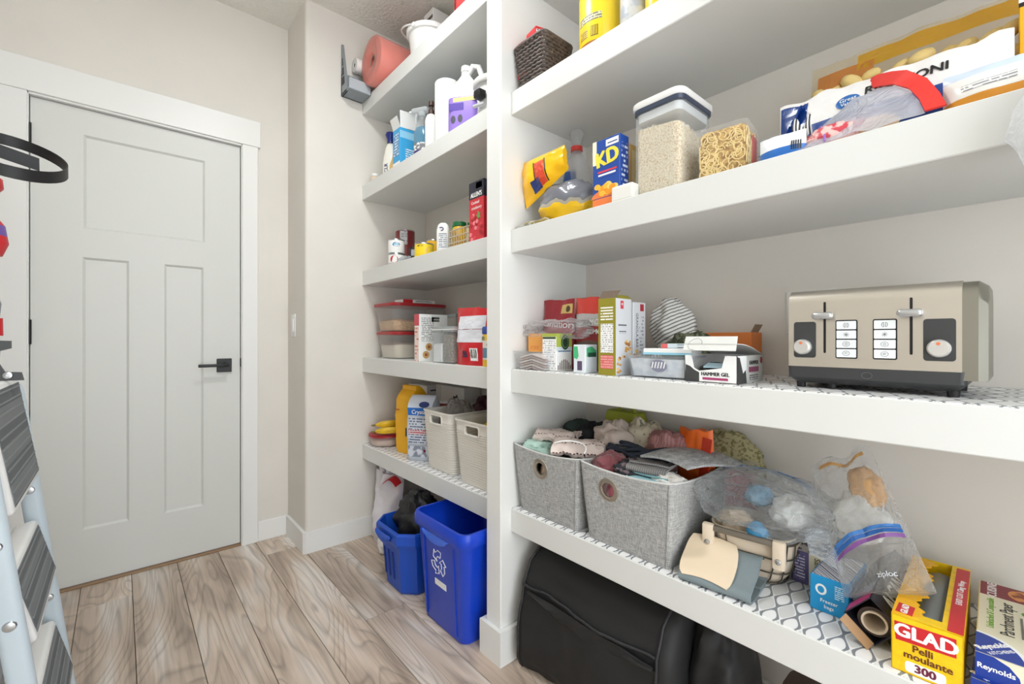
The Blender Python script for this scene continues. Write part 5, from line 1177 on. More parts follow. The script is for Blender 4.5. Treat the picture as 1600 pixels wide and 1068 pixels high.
panel(t, F['right'], .034, .180, .052, .200, mat('crest_dark_red', (170, 40, 56), .45)); text(t, F['right'], 'GRANOLA BAR MIX', .018, .11, .016, mat('print_grey', (90, 92, 98), .5), r=-PI/2, xs=.9); panel(t, F['right'], .030, .03, .052, .170, fine('side_small', (214,216,220), (150,152,156), .01, .5)); granola(t, F['right'], .018, .055, 10, 9, .012, .018)
ss = thing('striped_bag', 'black and white striped paper bag scrunched at the back wall', 'bag', (1.285, .70, Z4L), FACE)
M_str = stripes('fine_stripes', (240, 240, 236), (130, 130, 130), .0105, 'Z', .64, .6)
a_ = blob(.062, .045, .085, 33, .25, 5); o_ = a_.build('upper_fold', M_str, ss, 60); o_.location = (.03, 0, .055); o_.rotation_euler = (0, -.45, .1)
a_ = blob(.05, .04, .055, 35, .25, 5); o_ = a_.build('lower_fold', M_str, ss, 60); o_.location = (-.05, -.04, .012); o_.rotation_euler = (0, 1.1, .2)
hbg = thing('herb_bag', 'clear bag of dark green dried herbs behind the tub', 'bag', (1.19, .612, Z4L), FACE)
blob(.07, .035, .058, 37, .35, 7).build('herbs', blotch('herbs', (60, 66, 48), (112, 116, 92), 70, .6), hbg, 60)
ft_ = thing('foil_tub', 'clear rectangular tub of silvery foil packs with oval logo', 'tub', (1.075, .618, Z4L), FACE + .05)
tub([(0, .150, .09), (.004, .155, .095), (.05, .168, .11), (.058, .176, .118)], .014, .002).build('tub_body', film('tub_grey_clear', (226, 230, 234), .12, .1), ft_, 40)
solid([(.004, .145, .085), (.048, .158, .10)], .012).build('foil_packs', blotch('foil_pack', (216, 224, 232), (246, 248, 250), 45, .3, .5, .1), ft_, 40)
sfz = ft(0, 0, [(0, .150, .09), (.004, .155, .095), (.05, .168, .11), (.058, .176, .118)])
patch(ft_, None, oval(.008, .032, .022, .016), mat('logo_violet', (140, 140, 160), .4), surf=sfz)
for k in range(5): patch(ft_, None, [(-.012 + .008*k, .026), (-.009 + .008*k, .026), (-.004 + .008*k, .042), (-.007 + .008*k, .042)], M_wht, 'logo_bar', .0014, sfz)
t, F = carton('flat_packet', 'white packet with pale blue edge lying on the foil tub', 'packet', (1.075, .60, Z4L + .0592), .13, .06, .016, M_wht, FACE + .05); panel(t, F['front'], .0, .0, .13, .006, mat('pale_cyan', (150, 206, 226), .5))
t, F = carton('flat_packet', 'thin packet with red corner on top of the flat packets', 'packet', (1.10, .575, Z4L + .0756), .11, .05, .012, mat('pale_packet', (214, 230, 238), .5), FACE); panel(t, F['front'], 0, 0, .018, .012, mat('salmon', (226, 110, 110), .5)); panel(t, F['front'], .045, .002, .09, .010, fine('packet_pp', (236,240,244), (90,110,130), .008, .7))
t, F = carton('orange_box', 'flat orange box at the back beyond the open display box', 'box', (1.31, .545, Z4L), .13, .07, .118, mat('orange_card', (226, 128, 60), .5), FACE)
MB().sheet(lambda u, v: (.055 + .012*u, -.02 + .05*v, .118 + .022*u), 2, 2, .002).build('lifted_flap', mat('kraft_flap', (170, 146, 124), .7), t)
# display box of gels with its lid flipped up
hg = thing('gel_box', 'open white display box of gel sachets with raised flap', 'box', (1.092, .475, Z4L), FACE)
w, d, h = .122, .145, .062; b = MB(); th = .0015
b.box(-w/2, w/2, -d/2, d/2, 0, th); b.box(-w/2, -w/2+th, -d/2, d/2, 0, h); b.box(w/2-th, w/2, -d/2, d/2, 0, h); b.box(-w/2, w/2, d/2-th, d/2, 0, h)
b.build('box_walls', M_wht, hg)
fr_ = [(-w/2,0),(w/2,0),(w/2,h),(w/2-.026,h),(w/2-.030,.05),(w/2-.034,.034),(-w/2+.036,.026),(-w/2+.024,.032),(-w/2+.020,.05),(-w/2+.016,h),(-w/2,h)]
MB().prism(fr_, 0, th, Matrix(((1,0,0,0),(0,0,1,-d/2),(0,1,0,0),(0,0,0,1)))).build('front_wall', M_wht, hg)
Fh = faces(w, d, h)
patch(hg, Fh['front'], [(.001,.001),(.036,.001),(.036,.022),(.024,.028),(.014,.036),(.003,.040)], mat('gel_dark_print', (66, 66, 66), .5)); panel(hg, Fh['front'], .044, .006, .102, .0115, mat('magenta_strip', (170, 60, 110), .45)); text(hg, Fh['front'], 'HAMMER GEL', .073, .019, .0115, M_blk, xs=.92, bold=.03)
patch(hg, Fh['right'], [(.0,.0),(.05,.0),(.045,.03),(.03,.022),(.012,.058),(.0,.06)], mat('gel_dark_print', (66, 66, 66))); panel(hg, Fh['right'], .05, .0, .145, .062, mat('gel_grey', (196, 196, 192), .5), t=.0003); panel(hg, Fh['right'], .062, .024, .118, .036, mat('magenta_dull', (140, 70, 100), .45), t=.0007); text(hg, Fh['right'], 'HAMMER', .090, .045, .013, M_blk, bold=.03, lift=.0008); panel(hg, Fh['right'], .065, .006, .115, .018, fine('gel_small', (196,196,192), (70,70,72), .005, .6), t=.0007); patch(hg, Fh['right'], oval(.134, .05, .006, .008), mat('gel_badge', (170, 50, 60), .5), 'print_shape', .0008)
MB().sheet(lambda u, v: (-w/2 + w*u, d/2 - d*v*.98, h + .026*math.sin(v*1.6)), 2, 6, .0015).build('lid', mat('lid_card', (226, 226, 222), .6), hg)
MB().sheet(lambda u, v: (-w/2 - .008 + (w + .0)*u + .014*v*(u-.5)*0 + .008*(1-v), -d/2 + .022 - .030*(1-v), h + .012 + .032*v), 2, 3, .0015).build('front_flap', mat('lid_card', (226, 226, 222)), hg)
MB().tube([(-w/2 + .030 + .016*math.cos(a), -d/2 + .0035 - .012 + .014*math.sin(a)*.9, h + .026 + .013*math.sin(a)) for a in [2*PI*i/18 for i in range(15)]], .0006, 4).build('flap_doodle', mat('pencil_grey', (150, 150, 150), .6), hg)
tag(blob(.05, .06, .021, 43, .3, 6, flat=.1).build('gel_sachets', mat('black_sachet', (30, 28, 30), .25), loc=(1.10, .475, Z4L + .004), rz=FACE, smooth=60), 'glossy black gel sachets lying inside the display box', 'sachets')
tag(MB().sheet(lambda u, v: (.03*(2*u-1), .012*(2*v-1), .004 + .008*v), 6, 4, .003).build('gel_sachet', mat('pale_sachet', (190, 220, 234), .3), loc=(1.037, .463, Z4L + .032), rz=FACE), 'pale blue sachet at the cut-out front of the display box', 'sachet')
# four-slice toaster
ts = thing('toaster', 'brushed steel four-slice toaster with two levers and two dials', 'toaster', (1.16, .195, Z4L), FACE)
w, d, h = .262, .20, .20
M_brush = mat('brushed_steel', (216, 210, 200), .34, metal=1, bump=.02, bscale=400); M_side = mat('side_steel', (150, 147, 136), .42, metal=.85); M_dk = mat('charcoal_plastic', (58, 59, 60), .45)
def prof(y0, y1, z0, z1, r, n=7):
    P_ = [(y0, z0)]
    P_ += [(y0 + r - r*math.cos(PI/2*i/n) , z1 - r + r*math.sin(PI/2*i/n)) for i in range(n+1)]
    P_ += [(y1 - r + r*math.sin(PI/2*i/n), z1 - r + r*math.cos(PI/2*i/n)) for i in range(n+1)] + [(y1, z0)]
    return P_
MX = Matrix(((0,0,1,0),(1,0,0,0),(0,1,0,0),(0,0,0,1)))
sh_ = MB().prism(prof(-d/2, d/2, .044, h, .026), -w/2, w/2 - .004, MX).build('steel_shell', M_brush, ts, 30)
for sx in (-1, 1):
    p0 = prof(-d/2 + .002, d/2 - .002, .030, h - .002, .030); p1 = prof(-d/2 + .012, d/2 - .012, .030, h - .010, .034)
    MB().loft([[(sx*(w/2 - .004), y, z) for y, z in p0], [(sx*(w/2 + .015), y, z) for y, z in p0], [(sx*(w/2 + .026), y, z) for y, z in p1]] if sx > 0 else [[(sx*(w/2 - .003), y, z) for y, z in p0], [(sx*(w/2 + .001), y, z) for y, z in p1]]).build('end_cap', M_side, ts, 40)
bs = MB(); bs.loft([ring(w - .02, d - .03, .012, .010), ring(w + .004, d - .002, .010, .022), ring(w + .004, d, .008, .0445)]); bs.build('base', M_dk, ts, 40)
for x in (-.115, -.06, .115):
    for y in (-.075, .075): MB().lathe([(0,0),(.008,0),(.009,.012),(0,.012)], 12, (x, y, 0)).build('foot', M_blk, ts, 40)
MB().lathe([(.009,0),(.009,.012),(0,.012)], 12, (0,0,0), tr(w/2 + .012, .088, .03) @ rot(x=-PI/2)).build('cord_bobbin', M_blk, ts, 40)
Ft = faces(w, d, h)
def rpl(u0, u1, v0, v1, r, m, nm, t=.001, par=None): return patch(par or ts, Ft['front'], rrect(u0, u1, v0, v1, r, 4), m, nm, t)
for u0, u1, lev, bt, kb in ((.010, .049, .064, (.082, .117), .027), (.210, .251, .194, (.140, .175), .2305)):
    rpl(u0, u1, .062, .135, .005, M_dk, 'dial_plate', .0015)
    k_ = MB(); k_.lathe([(.0155,.0),(.0155,.010),(.0145,.014),(.0125,.016),(0,.016)], 28, (0,0,0), Ft['front'] @ tr(kb, .084, .001)); kk = k_.build('dial', mat('silver_dial', (214, 212, 208), .3, metal=.5), ts, 40)
    MB().lathe([(.0028,.0162),(.0025,.0168),(0,.0168)], 10, (0,0,0), Ft['front'] @ tr(kb, .092, .001)).build('dial_light', mat('amber_dot', (226, 120, 70), .4), kk)
    rpl(lev - .002, lev + .002, .072, .174, .0019, mat('slot_black', (8, 8, 9), .7), 'lever_slot', .0006)
    l_ = MB(); l_.box(lev - w/2 - .018, lev - w/2 + .018, -d/2 - .024, -d/2 - .010, .139, .153, .0062, 3); l_.box(lev - w/2 - .0015, lev - w/2 + .0015, -d/2 - .012, -d/2 + .0, .142, .150); l_.build('lever', mat('chrome_lever', (200, 202, 204), .25, metal=.8), ts, 40)
    rpl(bt[0], bt[1], .062, .137, .003, mat('slot_black', (8, 8, 9)), 'button_surround', .0008)
    for i in range(4):
        v0 = .0645 + .0181*i; bo = rpl(bt[0] + .002, bt[1] - .002, v0, v0 + .0158, .0012, mat('button_white', (236, 240, 242), .35), 'button', .0024)
        cu, cv = (bt[0] + bt[1])/2, v0 + .0079; m_ = mat('icon_grey', (96, 100, 104), .5); g = MB(); fp = lambda x, y: Ft['front'] @ Vector((cu + x, cv + y, .0026))
        if i == 3:
            for s in (-1, 1): g.tube([fp(s*(.0014 + .0028*math.sin(a)), .0045*math.cos(a)) for a in [PI*j/8 for j in range(9)]], .00035, 4, closed=True)
        elif i == 2:
            for j in range(4): a = PI*j/4; g.tube([fp(.0045*math.cos(a), .0045*math.sin(a)), fp(-.0045*math.cos(a), -.0045*math.sin(a))], .0003, 4)
        else:
            g.tube([fp(.0055*math.cos(a), .0045*math.sin(a)) for a in [2*PI*j/14 for j in range(14)]], .0003, 4, closed=True); g.tube([fp(.002*math.cos(a), .002*math.sin(a)) for a in [2*PI*j/8 for j in range(8 if i else 6)]], .0003, 4, closed=True)
        g.build('icon', m_, bo)
MB().tube([Ft['front'] @ Vector((.131 + .008*math.cos(a), .031 + .006*math.sin(a), .0006)) for a in [2*PI*j/18 for j in range(18)]], .0003, 4, closed=True).build('maker_mark', mat('mark_grey', (110, 112, 114), .4), ts)
for y in (-.045, .045):
    for x in (-.066, .066): MB().box(x - .058, x + .058, y - .014, y + .014, h - .0008, h + .0006).build('bread_slot', mat('slot_black', (8, 8, 9)), ts)
# ---------------------------------------------------------------- right bay, lower shelf: fabric bins and what is in them
M_linen = weave('grey_linen', (172, 172, 170), 520, .95, .17, .4)
def fabric_bin(label, loc, w, d, h, gx):
    t = thing('fabric_bin', label, 'storage bin', loc, FACE, 'grey linen bins on the lower right shelf')
    lv = [(0, w*.86, d*.88), (.004, w*.87, d*.89), (h*.5, w*.94, d*.95), (h, w, d)]
    def R_(off, z, sag=0):
        ww, dd = interp(lv, z); out = []
        for x, y in rrect(-(ww/2-off), ww/2-off, -(dd/2-off), dd/2-off, .012, 4): out.append((x, y, z))
        return out
    rs = []
    def dense(ring_):     # extra points along the sides so the rim can sag
        o = []
        for a, b in zip(ring_, ring_[1:] + ring_[:1]):
            n = 8 if (Vector(a) - Vector(b)).length > .05 else 1
            for k in range(n): o.append(tuple(Vector(a).lerp(Vector(b), k/n)))
        return o
    def sagz(p, z): 
        if z < h*.6: return p
        k = (z - h*.6)/(h*.4); ww, dd = interp(lv, z); sx = 1 - min(1, abs(2*p[0]/ww))**2; sy = 1 - min(1, abs(2*p[1]/dd))**2
        return (p[0], p[1], p[2] - k*(.012*sx*(abs(p[1]) > dd*.45) + .012*sy*(abs(p[0]) > ww*.45)))
    zs = [0, .004, h*.25, h*.5, h*.7, h*.85, h]
    for z in zs: rs.append([sagz(p, z) for p in dense(R_(0, z))])
    for z in zs[::-1]: rs.append([sagz(p, z) for p in dense(R_(.005, max(.006, z)))])
    o = MB().loft(rs).build('fabric_body', M_linen, t, 40)
    gz = h*.72; ww, dd = interp(lv, gz)
    cut(o, MB().lathe([(0,-.03),(.021,-.03),(.021,.03),(0,.03)], 28, (0,0,0), tr(gx, -dd/2, gz) @ rot(x=PI/2)))
    tilt = math.atan2((interp(lv, h)[1] - interp(lv, 0)[1])/2, h)
    MB().lathe([(.0195,-.004),(.0195,.002),(.022,.0035),(.031,.002),(.032,.0),(.032,-.001),(.0195,-.004)], 32, (0,0,0), tr(gx, -dd/2, gz) @ rot(x=PI/2 + tilt)).build('grommet', mat('antique_nickel', (170, 160, 146), .35, metal=.8), t, 40)
    MB().tube([sagz(p, h) for p in dense(R_(.002, h))], .0028, 6, closed=True).build('rim_binding', mat('pale_binding', (206, 206, 204), .8), t, 60)
    for sx in (-1, 1):
        MB().tube([(sx*(interp(lv, z)[0]/2 - .010), -interp(lv, z)[1]/2 - .0004, z) for z in (.004, h*.3, h*.6, h*.97)], .0011, 5).build('seam', mat('seam_grey', (140, 140, 138), .9), t)
    return t
fabric_bin('grey linen bin with striped tea towels on top, beside the partition', (1.14, .985, Z5L), .285, .30, .218, -.015)
fabric_bin('grey linen bin with dark cloths and folded felt on top', (1.145, .695, Z5L), .29, .31, .218, -.045)
def cloth(name, label, loc, dims, m, seed, amp=.3, sc=6., rz=FACE, rx=0, ry=0, cat='cloth', box=1.0):
    t = blob(dims[0], dims[1], dims[2], seed, amp, sc, box=box).build(name, m, loc=loc, smooth=60); t.rotation_euler = (rx, ry, rz)
    return tag(t, label, cat)
def towel_mat():
    m, N, L, b = base('dash_towel'); b.inputs['Roughness'].default_value = .95
    tc = N.new('ShaderNodeTexCoord'); sp = N.new('ShaderNodeSeparateXYZ'); L.new(tc.outputs['Object'], sp.inputs[0])
    def mth(op, a, v):
        x = N.new('ShaderNodeMath'); x.operation = op; L.new(a, x.inputs[0])
        if isinstance(v, (int, float)): x.inputs[1].default_value = v
        else: L.new(v, x.inputs[1])
        return x.outputs[0]
    fy = mth('LESS_THAN', mth('FRACT', mth('DIVIDE', sp.outputs['Y'], .036), 0), .10); fx = mth('LESS_THAN', mth('FRACT', mth('DIVIDE', sp.outputs['X'], .0105), 0), .55)
    f = mth('MULTIPLY', fx, fy); mx = N.new('ShaderNodeMix'); mx.data_type = 'RGBA'; mx.inputs['A'].default_value = lin((228, 212, 204)); mx.inputs['B'].default_value = lin((84, 36, 44))
    L.new(f, mx.inputs['Factor']); L.new(mx.outputs['Result'], b.inputs['Base Color'])
    w = N.new('ShaderNodeTexWave'); w.inputs['Scale'].default_value = 160; L.new(tc.outputs['Object'], w.inputs['Vector'])
    bp = N.new('ShaderNodeBump'); bp.inputs['Strength'].default_value = .3; bp.inputs['Distance'].default_value = .002; L.new(w.outputs['Fac'], bp.inputs['Height']); L.new(bp.outputs['Normal'], b.inputs['Normal'])
    return m
M_tow = towel_mat(); zt = Z5L + .218
cloth('mint_cloth', 'pale mint cloth at the left front of the towel bin', (1.06, 1.065, zt - .05), (.055, .06, .032), mat('mint_textile', (176, 206, 194), .95, bump=.2, bscale=120), 2)
cloth('green_knit', 'dark green knit folded at the back left of the towel bin', (1.24, 1.05, zt - .045), (.075, .05, .05), mat('dark_green_knit', (44, 58, 54), .95, bump=.3, bscale=150), 3)
cloth('black_cloth', 'black cloth heaped at the back of the towel bin', (1.22, .965, zt - .045), (.065, .055, .052), mat('black_textile', (28, 28, 32), .9, bump=.3, bscale=90), 4)
cloth('maroon_cloth', 'small maroon cloth at the back of the towel bin', (1.29, .93, zt - .04), (.05, .03, .045), mat('maroon_textile', (128, 60, 60), .9), 5)
def draped(name, label, loc, w, d, m, rz, seed, hump=.05, tilt=0, ry=0):
    q = MB(); q.sheet(lambda u, v: (w*(u-.5), d*(v-.5), hump*math.sin(PI*(.12 + .8*v)) + .012*fbm((u*.5, v*.5, 0), 7, seed) + .006*fbm((u, v, 0), 11, seed+4)), 26, 22, .016)
    o = q.build(name, m, loc=loc, smooth=50); o.rotation_euler = (tilt, ry, rz); return tag(o, label, 'cloth')
draped('tea_towel', 'ribbed tea towel with rows of dark dashes draped at left', (1.125, 1.035, zt + .006), .13, .17, M_tow, FACE + .35, 5, .034, -.10)
draped('tea_towel', 'pinkish tea towel with dark dashes folded across the bin front', (1.09, .92, zt - .012), .16, .14, M_tow, FACE + .55, 9, .044, .05)
cloth('taupe_bag', 'taupe soft bag between the two fabric bins', (1.185, .855, zt - .03), (.065, .05, .058), mat('taupe_textile', (186, 172, 162), .9, bump=.25, bscale=60), 8, cat='bag')
MB_ = MB(); MB_.tube([(1.02 + .02*math.sin(a*2), .90 - .055*math.cos(a), zt + .012 + .028*math.sin(a)) for a in [PI*i/14 for i in range(15)]], .0022, 6)
tag(MB_.build('string_loop', M_wht), 'thin white cord looped over the tea towels', 'cord')
lbg = thing('lunch_bag', 'lime and purple lunch bag peeking over the bins at the back', 'bag', (1.336, .92, Z5L), FACE)
solid([(0, .12, .055), (.26, .13, .062), (.272, .132, .064)], .015).build('bag_body', blotch('purple_print', (70, 60, 110), (150, 100, 180), 50, .6, .5, .05, (40, 60, 60)), lbg, 40)
solid([(.2722, .136, .068), (.285, .138, .070), (.312, .130, .06)], .014).build('lime_top', mat('lime_trim', (168, 176, 48), .6), lbg, 40)
MB().tube([(-.03,0,.312),(-.02,0,.328),(.03,0,.326),(.04,0,.308)], .006, 8).build('carry_handle', mat('lime_trim', (168, 176, 48)), lbg, 50)
cloth('floral_bag', 'beige floral fabric bag standing between bins and back wall', (1.235, .785, zt - .055), (.075, .05, .072), blotch('floral', (196, 186, 164), (70, 84, 74), 36, .9, .62, .03, (206, 196, 178)), 12, cat='bag')
cloth('mauve_bag', 'mauve pleated bag with orange lining beside the orange one', (1.215, .695, zt - .04), (.058, .05, .058), stripes('mauve_pleats', (172, 124, 120), (150, 104, 104), .008, 'X', .5, .6), 14, cat='bag')
og = thing('orange_bag', 'bright orange reusable bag standing up in the right bin', 'bag', (1.235, .615, zt - .06), FACE - .1)
mb_, s_ = pouch(.12, .150, .06, 15, .8, .5, wr=.012, ws=16, topw=.85); mb_.build('bag_body', mat('orange_nylon', (238, 108, 28), .45), og, 60)
MB().sheet(lambda u, v: (.030 + .034*u, -.036 + .02*v - .012*u, .03 + .105*v), 5, 8, .002).build('red_side', mat('red_orange_nylon', (214, 60, 30), .45), og, 50)
cloth('olive_bag', 'olive net patterned bag slumping at the back right of the bin', (1.322, .565, zt - .09), (.10, .036, .085), blotch('olive_dots', (172, 164, 126), (120, 116, 76), 110, .9, .55, .05), 16, .15, cat='bag')
cloth('burgundy_cloth', 'burgundy velvet cloth at the left front of the right bin', (1.07, .79, zt - .055), (.045, .055, .036), mat('burgundy_velvet', (134, 72, 78), .8, sheen=.3), 17)
cloth('paisley_cloth', 'dark patterned scarf in the middle of the right bin', (1.075, .715, zt - .055), (.05, .055, .034), blotch('paisley', (40, 40, 46), (120, 104, 110), 70, .8, .58), 18)
st2 = thing('navy_straps', 'bundle of dark navy straps lying across the right bin', 'strap', (1.135, .735, zt + .006), FACE)
for k in range(5):
    MB().tube([(-.105 + .21*i/12, -.018 + .009*k + .006*math.sin(i*.9 + k), .006 + .006*math.sin(i*.7 + k*1.7) + .004*k) for i in range(13)], [.006 + .002*math.sin(i + k) for i in range(13)], 7).build('strap', mat('navy_webbing', (34, 42, 56), .7), st2, 50)
fk = fold([(.0,.0),(-.07,.0),(-.08,.006),(-.075,.013),(-.01,.014),(-.0,.020),(-.06,.024)], .11, .0045, 3, .004)
o = fk.build('knit_cloth', stripes('grey_ribbing', (150, 148, 146), (118, 116, 116), .006, 'X', .5, .95), loc=(1.115, .665, zt - .006), rz=FACE + .15, smooth=50); tag(o, 'grey ribbed knit cloth folded under the felt', 'cloth')
fk = fold([(.0,.0),(-.065,.0),(-.078,.007),(-.07,.016),(-.015,.015),(-.006,.021),(-.018,.027),(-.062,.028)], .115, .004, 5, .003)
o = fk.build('teal_cloth', mat('teal_textile', (140, 184, 192), .9, bump=.2, bscale=120), loc=(1.095, .645, zt - .034), rz=FACE - .02, smooth=50); tag(o, 'pale teal cloth folded in loops at the bin front', 'cloth')
cloth('white_cloth', 'white crumpled cloth at the right front corner of the bin', (1.06, .60, zt - .04), (.042, .034, .022), mat('white_textile', (232, 230, 224), .95), 19)
ff = MB(); ff.sheet(lambda u, v: (.15*(u-.5) + .03*v, -.10 + .20*v, .016*math.sin(2.4*u) + .010*math.sin(3*v + u) - .018*u), 22, 22, .006)
o = ff.build('felt_mat', weave('grey_felt', (176, 178, 178), 300, .95, .2, .4), loc=(1.155, .60, zt + .03), rz=FACE - .15, smooth=50); tag(o, 'grey felt mat lying over the right corner of the bin', 'mat')
cloth('pink_cloth', 'pink cloth seen through the grommet of the right bin', (1.058, .74, Z5L + .008), (.06, .042, .088), blotch('pink_seen', (206, 120, 130), (246, 214, 214), 20, .8), 22, .15)
cloth('peach_cloth', 'green and peach cloth seen through the grommet of the left bin', (1.056, 1.0, Z5L + .008), (.06, .042, .088), blotch('peach_seen', (140, 160, 140), (240, 204, 180), 14, .8), 23, .15)
t, F = carton('red_folder', 'red card folder in clear sleeve standing right of the bins', 'folder', (1.268, .508, Z5L), .075, .012, .205, mat('red_card', (176, 60, 66), .5), FACE + .15, ry=.0)
MB().box(-.042, .042, -.0075, .0075, .0, .236, .001).build('clear_sleeve', M_clear, t)
# ---------------------------------------------------------------- lower shelf: mats, lined wire basket, plastic bags
sm = thing('folded_placemat', 'grey blue felt placemat folded over at the shelf edge', 'placemat', (1.050, .462, Z5L), FACE + .08)
fold([(.055,.004),(-.040,.004),(-.052,.008),(-.050,.018),(-.030,.024),(.012,.048),(.034,.068),(.050,.062),(.062,.036),(.064,.008),(.02,.010)], .155, .005, 7, .003).build('felt', mat('slate_felt', (126, 138, 142), .95, bump=.15, bscale=150), sm, 50)
cmat = thing('leather_mat', 'cream leather mat folded on the grey blue placemat', 'mat', (1.042, .481, Z5L), FACE + .08)
def lth(u, v):
    k = .098 + .022*math.sin(PI*min(1, v*1.15)); P_ = [(-.052,.019),(-.047,.026),(-.030,.036),(.0,.054),(.022,.073),(.036,.083),(.046,.080)]; q = v*6; i = min(5, int(q)); f = q - i
    return ((u - .5)*k - .008*v, P_[i][0] + (P_[i+1][0]-P_[i][0])*f + .004*math.sin(PI*u), P_[i][1] + (P_[i+1][1]-P_[i][1])*f + .004*math.sin(PI*u))
MB().sheet(lth, 14, 18, .005).build('leather', mat('cream_leather', (228, 208, 180), .6, bump=.08, bscale=90), cmat, 50)
wbk = thing('lined_basket', 'bronze wire basket with cream fabric liner and snap tab', 'basket', (1.176, .432, Z5L), FACE + .12)
M_brz = mat('bronze_wire', (96, 90, 80), .4, metal=.6)
lvb_ = [(0, .13, .115), (.02, .155, .14), (.06, .175, .16), (.108, .185, .17)]
for z, r in ((.004, .002), (.035, .0018), (.07, .0018), (.108, .0045)):
    w, d = interp(lvb_, z); MB().tube([(x, y, z) for x, y in rrect(-w/2, w/2, -d/2, d/2, .045, 6)], r, 7, closed=True).build('wire_hoop', M_brz, wbk, 50)
for k in range(14):
    def pt_(z, k=k):
        w, d = interp(lvb_, z); P_ = rrect(-w/2, w/2, -d/2, d/2, .045, 6); n = len(P_); f = k/14*n; i = int(f); a, b = P_[i % n], P_[(i+1) % n]; q = f - i
        return (a[0] + (b[0]-a[0])*q, a[1] + (b[1]-a[1])*q, z)
    MB().tube([pt_(z) for z in (.003, .02, .04, .06, .085, .108)], .0016, 5).build('wire_rib', M_brz, wbk, 50)
lin_ = [(z + .002, w - .008, d - .008) for z, w, d in lvb_]; lin_[-1] = (.116, .181, .166)
tub(lin_, .042, .003).build('fabric_liner', mat('cream_canvas', (222, 206, 184), .9, bump=.12, bscale=140), wbk, 50)
MB().box(-.092, .058, -.100, -.088, .104, .118, .005, 3).build('grip_bar', mat('taupe_bar', (112, 104, 92), .5), wbk, 40)
for x in (-.096, .054):
    tb__ = MB(); tb__.box(x, x + .026, -.1035, -.086, .058, .121, .005, 2); tab = tb__.build('leather_tab', mat('cream_canvas', (222, 206, 184)), wbk, 40)
    MB().lathe([(.0065,0),(.006,.003),(.003,.0045),(0,.0045)], 14, (0,0,0), tr(x + .013, -.1035, .078) @ rot(x=PI/2)).build('snap', M_steel, tab, 40)
tag(blob(.022, .016, .022, 4, .2, 5, nu=20, nv=12).build('blue_sponge', mat('sponge_blue', (70, 150, 196), .6), loc=(1.105, .405, Z5L + .098), rz=FACE, smooth=60), 'blue scrub sponge showing through the film in the lined basket', 'sponge')
tag(blob(.04, .03, .026, 6, .3, 6).build('beige_cutters', mat('beige_cutter', (206, 186, 160), .6), loc=(1.14, .465, Z5L + .088), rz=FACE, smooth=60), 'beige plastic cutters inside the film over the lined basket', 'cutters')
b1_ = thing('clear_bag', 'big smoky clear plastic bag resting on the lined wire basket', 'bag', (1.168, .415, Z5L + .108), FACE + .05)
blob(.150, .105, .066, 47, .2, 8, nu=70, nv=40, box=.75).build('film', film('bag_film_a', (232, 238, 242), .22, .14, .8), b1_, 60)
MB().tube([(-.02 + .11*math.cos(a), .05, .095 + .035*math.sin(a)) for a in [.2 + 2.3*i/14 for i in range(15)]], .003, 6).build('blue_seal', mat('seal_blue', (80, 120, 170), .4), b1_, 50)
o = MB().sheet(lambda u, v: (.10 + .055*u + .02*v, -.075 + .02*u - .03*v, .055 - .10*v*(.4+u*.3) + .008*fbm((u, v, 0), 6, 3)), 10, 10, .0012).build('film_corner', film('bag_film_a', (196, 206, 214)), b1_, 50)
blob(.04, .05, .035, 9, .25, 6).build('white_filling', mat('pale_filling', (214, 214, 210), .7), b1_, 60, loc=(.06, .0, .02))
blob(.03, .03, .025, 10, .25, 6).build('blue_filling', mat('steel_blue', (110, 150, 176), .6), b1_, 60, loc=(-.01, .01, .05))
# stand-up zip bag leaning on the boxes
b2_ = thing('zip_bag', 'large clear zip bag with blue and purple closure leaning on the boxes', 'bag', (1.085, .168, Z5L + .085), FACE, rx=-.50, ry=-.46)
mb_, s_ = pouch(.150, .275, .075, 53, .85, .12, wr=.020, ws=12, nu=40, nv=44, topw=.85, full=3)
mb_.build('film', film('bag_film_b', (244, 244, 242), .22, .14, .8), b2_, 60)
def zl_(dz, m, nm): panel(b2_, None, -.070, .080 + dz, .070, .0870 + dz, m, nm, surf=lambda x, z, l: s_(x, z + .012*math.sin(PI*(x/.15 + .5)) + .25*x, l + .003), n=16)
zl_(.008, mat('zip_blue', (60, 120, 190), .35), 'blue_zip'); zl_(.000, mat('zip_blue2', (40, 96, 170), .35), 'blue_zip'); zl_(-.009, mat('zip_purple', (130, 80, 150), .4), 'purple_zip')
panel(b2_, None, -.05, .25, .06, .258, mat('zip_amber', (214, 168, 110), .5), 'amber_zip', surf=lambda x, z, l: s_(x, z, l + .002), n=12)
text(b2_, None, 'ziploc', .02, .028, .014, mat('zip_white', (226, 232, 240), .4), surf=lambda x, z, l: s_(x, z, l + .002))
blob(.05, .02, .05, 12, .25, 6).build('white_filling', mat('pale_filling', (214, 214, 210)), b2_, 60, loc=(-.005, 0, .09))
blob(.03, .016, .045, 13, .25, 6).build('amber_filling', mat('amber_filling', (214, 170, 120), .6), b2_, 60, loc=(.03, .0, .15))
MB().tube([(.02 + .03*math.cos(a), -.004, .165 + .03*math.sin(a)) for a in [2*PI*i/18 for i in range(18)]], .0012, 5, closed=True).build('wire_ring', mat('pale_wire', (196, 210, 220), .3), b2_)
